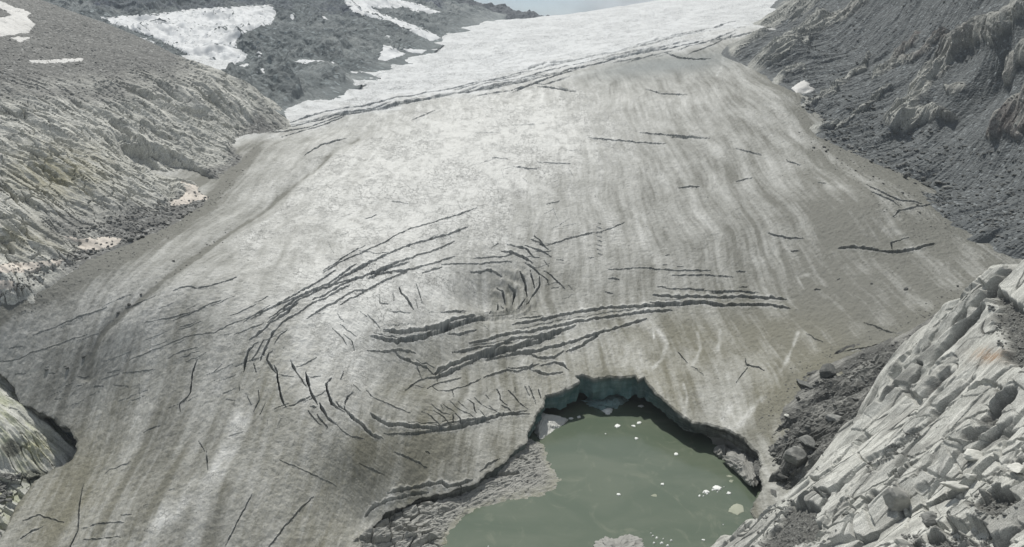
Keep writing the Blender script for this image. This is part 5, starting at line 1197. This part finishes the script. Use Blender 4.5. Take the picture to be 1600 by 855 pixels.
for i, (x, y, s, lab) in enumerate(FLOES):
    r_ = random.Random(i * 3 + 1); n_ = 7
    faint = 'faint' in lab
    poly = [(x + s * .5 * math.cos(6.283 * k / n_) * r_.uniform(.45, 1.2), y + s * .25 * math.sin(6.283 * k / n_) * r_.uniform(.45, 1.2)) for k in range(n_)]
    h = .05 if faint else .022 * s + .06
    tag(lump('ice_floe', poly, 0, [(0, h), (.5, h * .95), (.9, h * .7), (1, h * .1), (1, -.3)], M_SILT if faint else M_FLOE, .35, seed=20 + i, n=18, smooth=False), lab, 'ice floe', 'ice floes on the lake')
for i, (x, y, s) in enumerate([(1020,838,4),(1026,841,6),(1034,849,7),(1043,853,6),(1022,849,5),(1049,845,5),(1017,834,3),(1036,843,3)]):
    r_ = random.Random(i + 70); poly = [(x + s * .5 * math.cos(.785 * k) * r_.uniform(.6, 1.1), y + s * .3 * math.sin(.785 * k) * r_.uniform(.6, 1.1)) for k in range(8)]
    tag(lump('ice_floe', poly, 0, [(0, .3), (.6, .28), (1, .05), (1, -.3)], M_FLOE, .3, seed=60 + i, n=14, smooth=False), 'little white floe in the cluster beside the mud islet', 'ice floe', 'cluster of floes by the islet')
for i in range(10):
    x, y = 1090 + random.uniform(0, 42), 0; y = 775 - (x - 1090) * .33 + random.uniform(-3, 5); s = random.uniform(2, 4)
    poly = [(x + s * .5 * math.cos(.785 * k), y + s * .3 * math.sin(.785 * k)) for k in range(8)]
    tag(lump('ice_floe', poly, 0, [(0, .25), (.6, .22), (1, .05), (1, -.3)], M_FLOE, .3, seed=80 + i, n=12, smooth=False), 'crumb of brash ice drifting around the white raft', 'ice floe', 'brash ice crumbs')

# ---- the air of the valley
hz = NT('valley_haze'); pv = hz.n('ShaderNodeVolumePrincipled'); pv.inputs['Color'].default_value = (.80, .88, .97, 1); pv.inputs['Density'].default_value = HAZE = 0.00007; pv.inputs['Anisotropy'].default_value = .2
hz.l(pv.outputs[0], hz.out.inputs['Volume'])
zt = max(float(max((o.matrix_world @ v.co).z for v in o.data.vertices)) if len(o.data.vertices) < 20000 else float(np.max(HOSTS[o.name][0][..., 2])) if o.name in HOSTS else 0 for o in COL.objects if o.type == 'MESH') + 3
zt = max(zt, HC + 3, float(max(np.max(h[0][..., 2]) for h in HOSTS.values())) + 3)
zl = min(float(Zg.min()), -8.) - 1
hx, hy0, hy1 = 9900., 5., 6100.
hv = [(-hx, hy0 - 400, zl), (hx, hy0 - 400, zl), (hx, hy1, zl), (-hx, hy1, zl), (-hx, hy0 - 400, zt), (hx, hy0 - 400, zt), (hx, hy1, zt), (-hx, hy1, zt)]
mesh_from('haze', hv, [(0, 3, 2, 1), (4, 5, 6, 7), (0, 1, 5, 4), (1, 2, 6, 5), (2, 3, 7, 6), (3, 0, 4, 7)], None, hz.m, False, 'stuff')
# ================================================================== light, sky, camera
SUN_EL, SUN_AZ = 57.0, -12.0          # azimuth from +y towards +x, degrees
sun = bpy.data.lights.new('sun', 'SUN'); sun.energy = 4.2; sun.angle = math.radians(2.0); sun.color = (1, .965, .9)
so = bpy.data.objects.new('sun', sun); COL.objects.link(so)
so.rotation_euler = (math.radians(90 - SUN_EL), 0, math.radians(180 - SUN_AZ))
w = bpy.data.worlds.new('World'); sc.world = w; w.use_nodes = True
nt = w.node_tree; nt.nodes.clear()
def wn(t, **k):
    n = nt.nodes.new(t)
    for a, b in k.items(): setattr(n, a, b)
    return n
wo = wn('ShaderNodeOutputWorld'); bg = wn('ShaderNodeBackground'); sky = wn('ShaderNodeTexSky', sky_type='NISHITA')
sky.sun_disc = False; sky.sun_elevation = math.radians(SUN_EL); sky.sun_rotation = math.radians(SUN_AZ); sky.altitude = 2300
tc = wn('ShaderNodeTexCoord'); mp = wn('ShaderNodeMapping'); mp.inputs['Scale'].default_value = (1, 1, 2.4)
nz = wn('ShaderNodeTexNoise'); nz.inputs['Scale'].default_value = 5.5; nz.inputs['Detail'].default_value = 7; nz.inputs['Roughness'].default_value = .55
mr = wn('ShaderNodeMapRange'); mr.inputs['From Min'].default_value = .36; mr.inputs['From Max'].default_value = .62
mr.inputs['To Min'].default_value = .25; mr.inputs['To Max'].default_value = .95
nz2 = wn('ShaderNodeTexNoise'); nz2.inputs['Scale'].default_value = 9; nz2.inputs['Detail'].default_value = 6
cr = wn('ShaderNodeMapRange'); cr.inputs['From Min'].default_value = .35; cr.inputs['From Max'].default_value = .65; cr.inputs['To Min'].default_value = 3.2; cr.inputs['To Max'].default_value = 8.5
cc_ = wn('ShaderNodeMix', data_type='RGBA', blend_type='MULTIPLY'); cc_.inputs[0].default_value = 1; cc_.inputs[6].default_value = (.93, .97, 1.0, 1)
mx = wn('ShaderNodeMix', data_type='RGBA')
L = nt.links.new
L(tc.outputs['Generated'], mp.inputs[0]); L(mp.outputs[0], nz.inputs['Vector']); L(mp.outputs[0], nz2.inputs['Vector'])
L(nz.outputs['Fac'], mr.inputs[0]); L(nz2.outputs['Fac'], cr.inputs[0]); L(cr.outputs[0], cc_.inputs[7])
L(mr.outputs[0], mx.inputs[0]); L(sky.outputs[0], mx.inputs[6]); L(cc_.outputs[2], mx.inputs[7])
L(mx.outputs[2], bg.inputs[0]); bg.inputs[1].default_value = .068; L(bg.outputs[0], wo.inputs[0])

cam = bpy.data.cameras.new('camera'); co = bpy.data.objects.new('camera', cam); COL.objects.link(co)
co.location = (0, 0, HC); co.rotation_euler = (math.pi / 2 - PITCH, 0, 0)
cam.sensor_fit = 'HORIZONTAL'; cam.sensor_width = 36; cam.lens = 36 * FPX / 1600; cam.clip_start = .5; cam.clip_end = 12000
sc.camera = co
vs = sc.view_settings
sc.display_settings.display_device = 'sRGB'
vs.view_transform = 'Standard'; vs.look = 'None'; vs.exposure = .10; vs.gamma = 1; vs.use_curve_mapping = False
sc.cycles.max_bounces = 6; sc.cycles.diffuse_bounces = 3; sc.cycles.glossy_bounces = 3; sc.cycles.volume_bounces = 1
sc.cycles.use_denoising = True
print('built', round(time.time() - T0, 1))
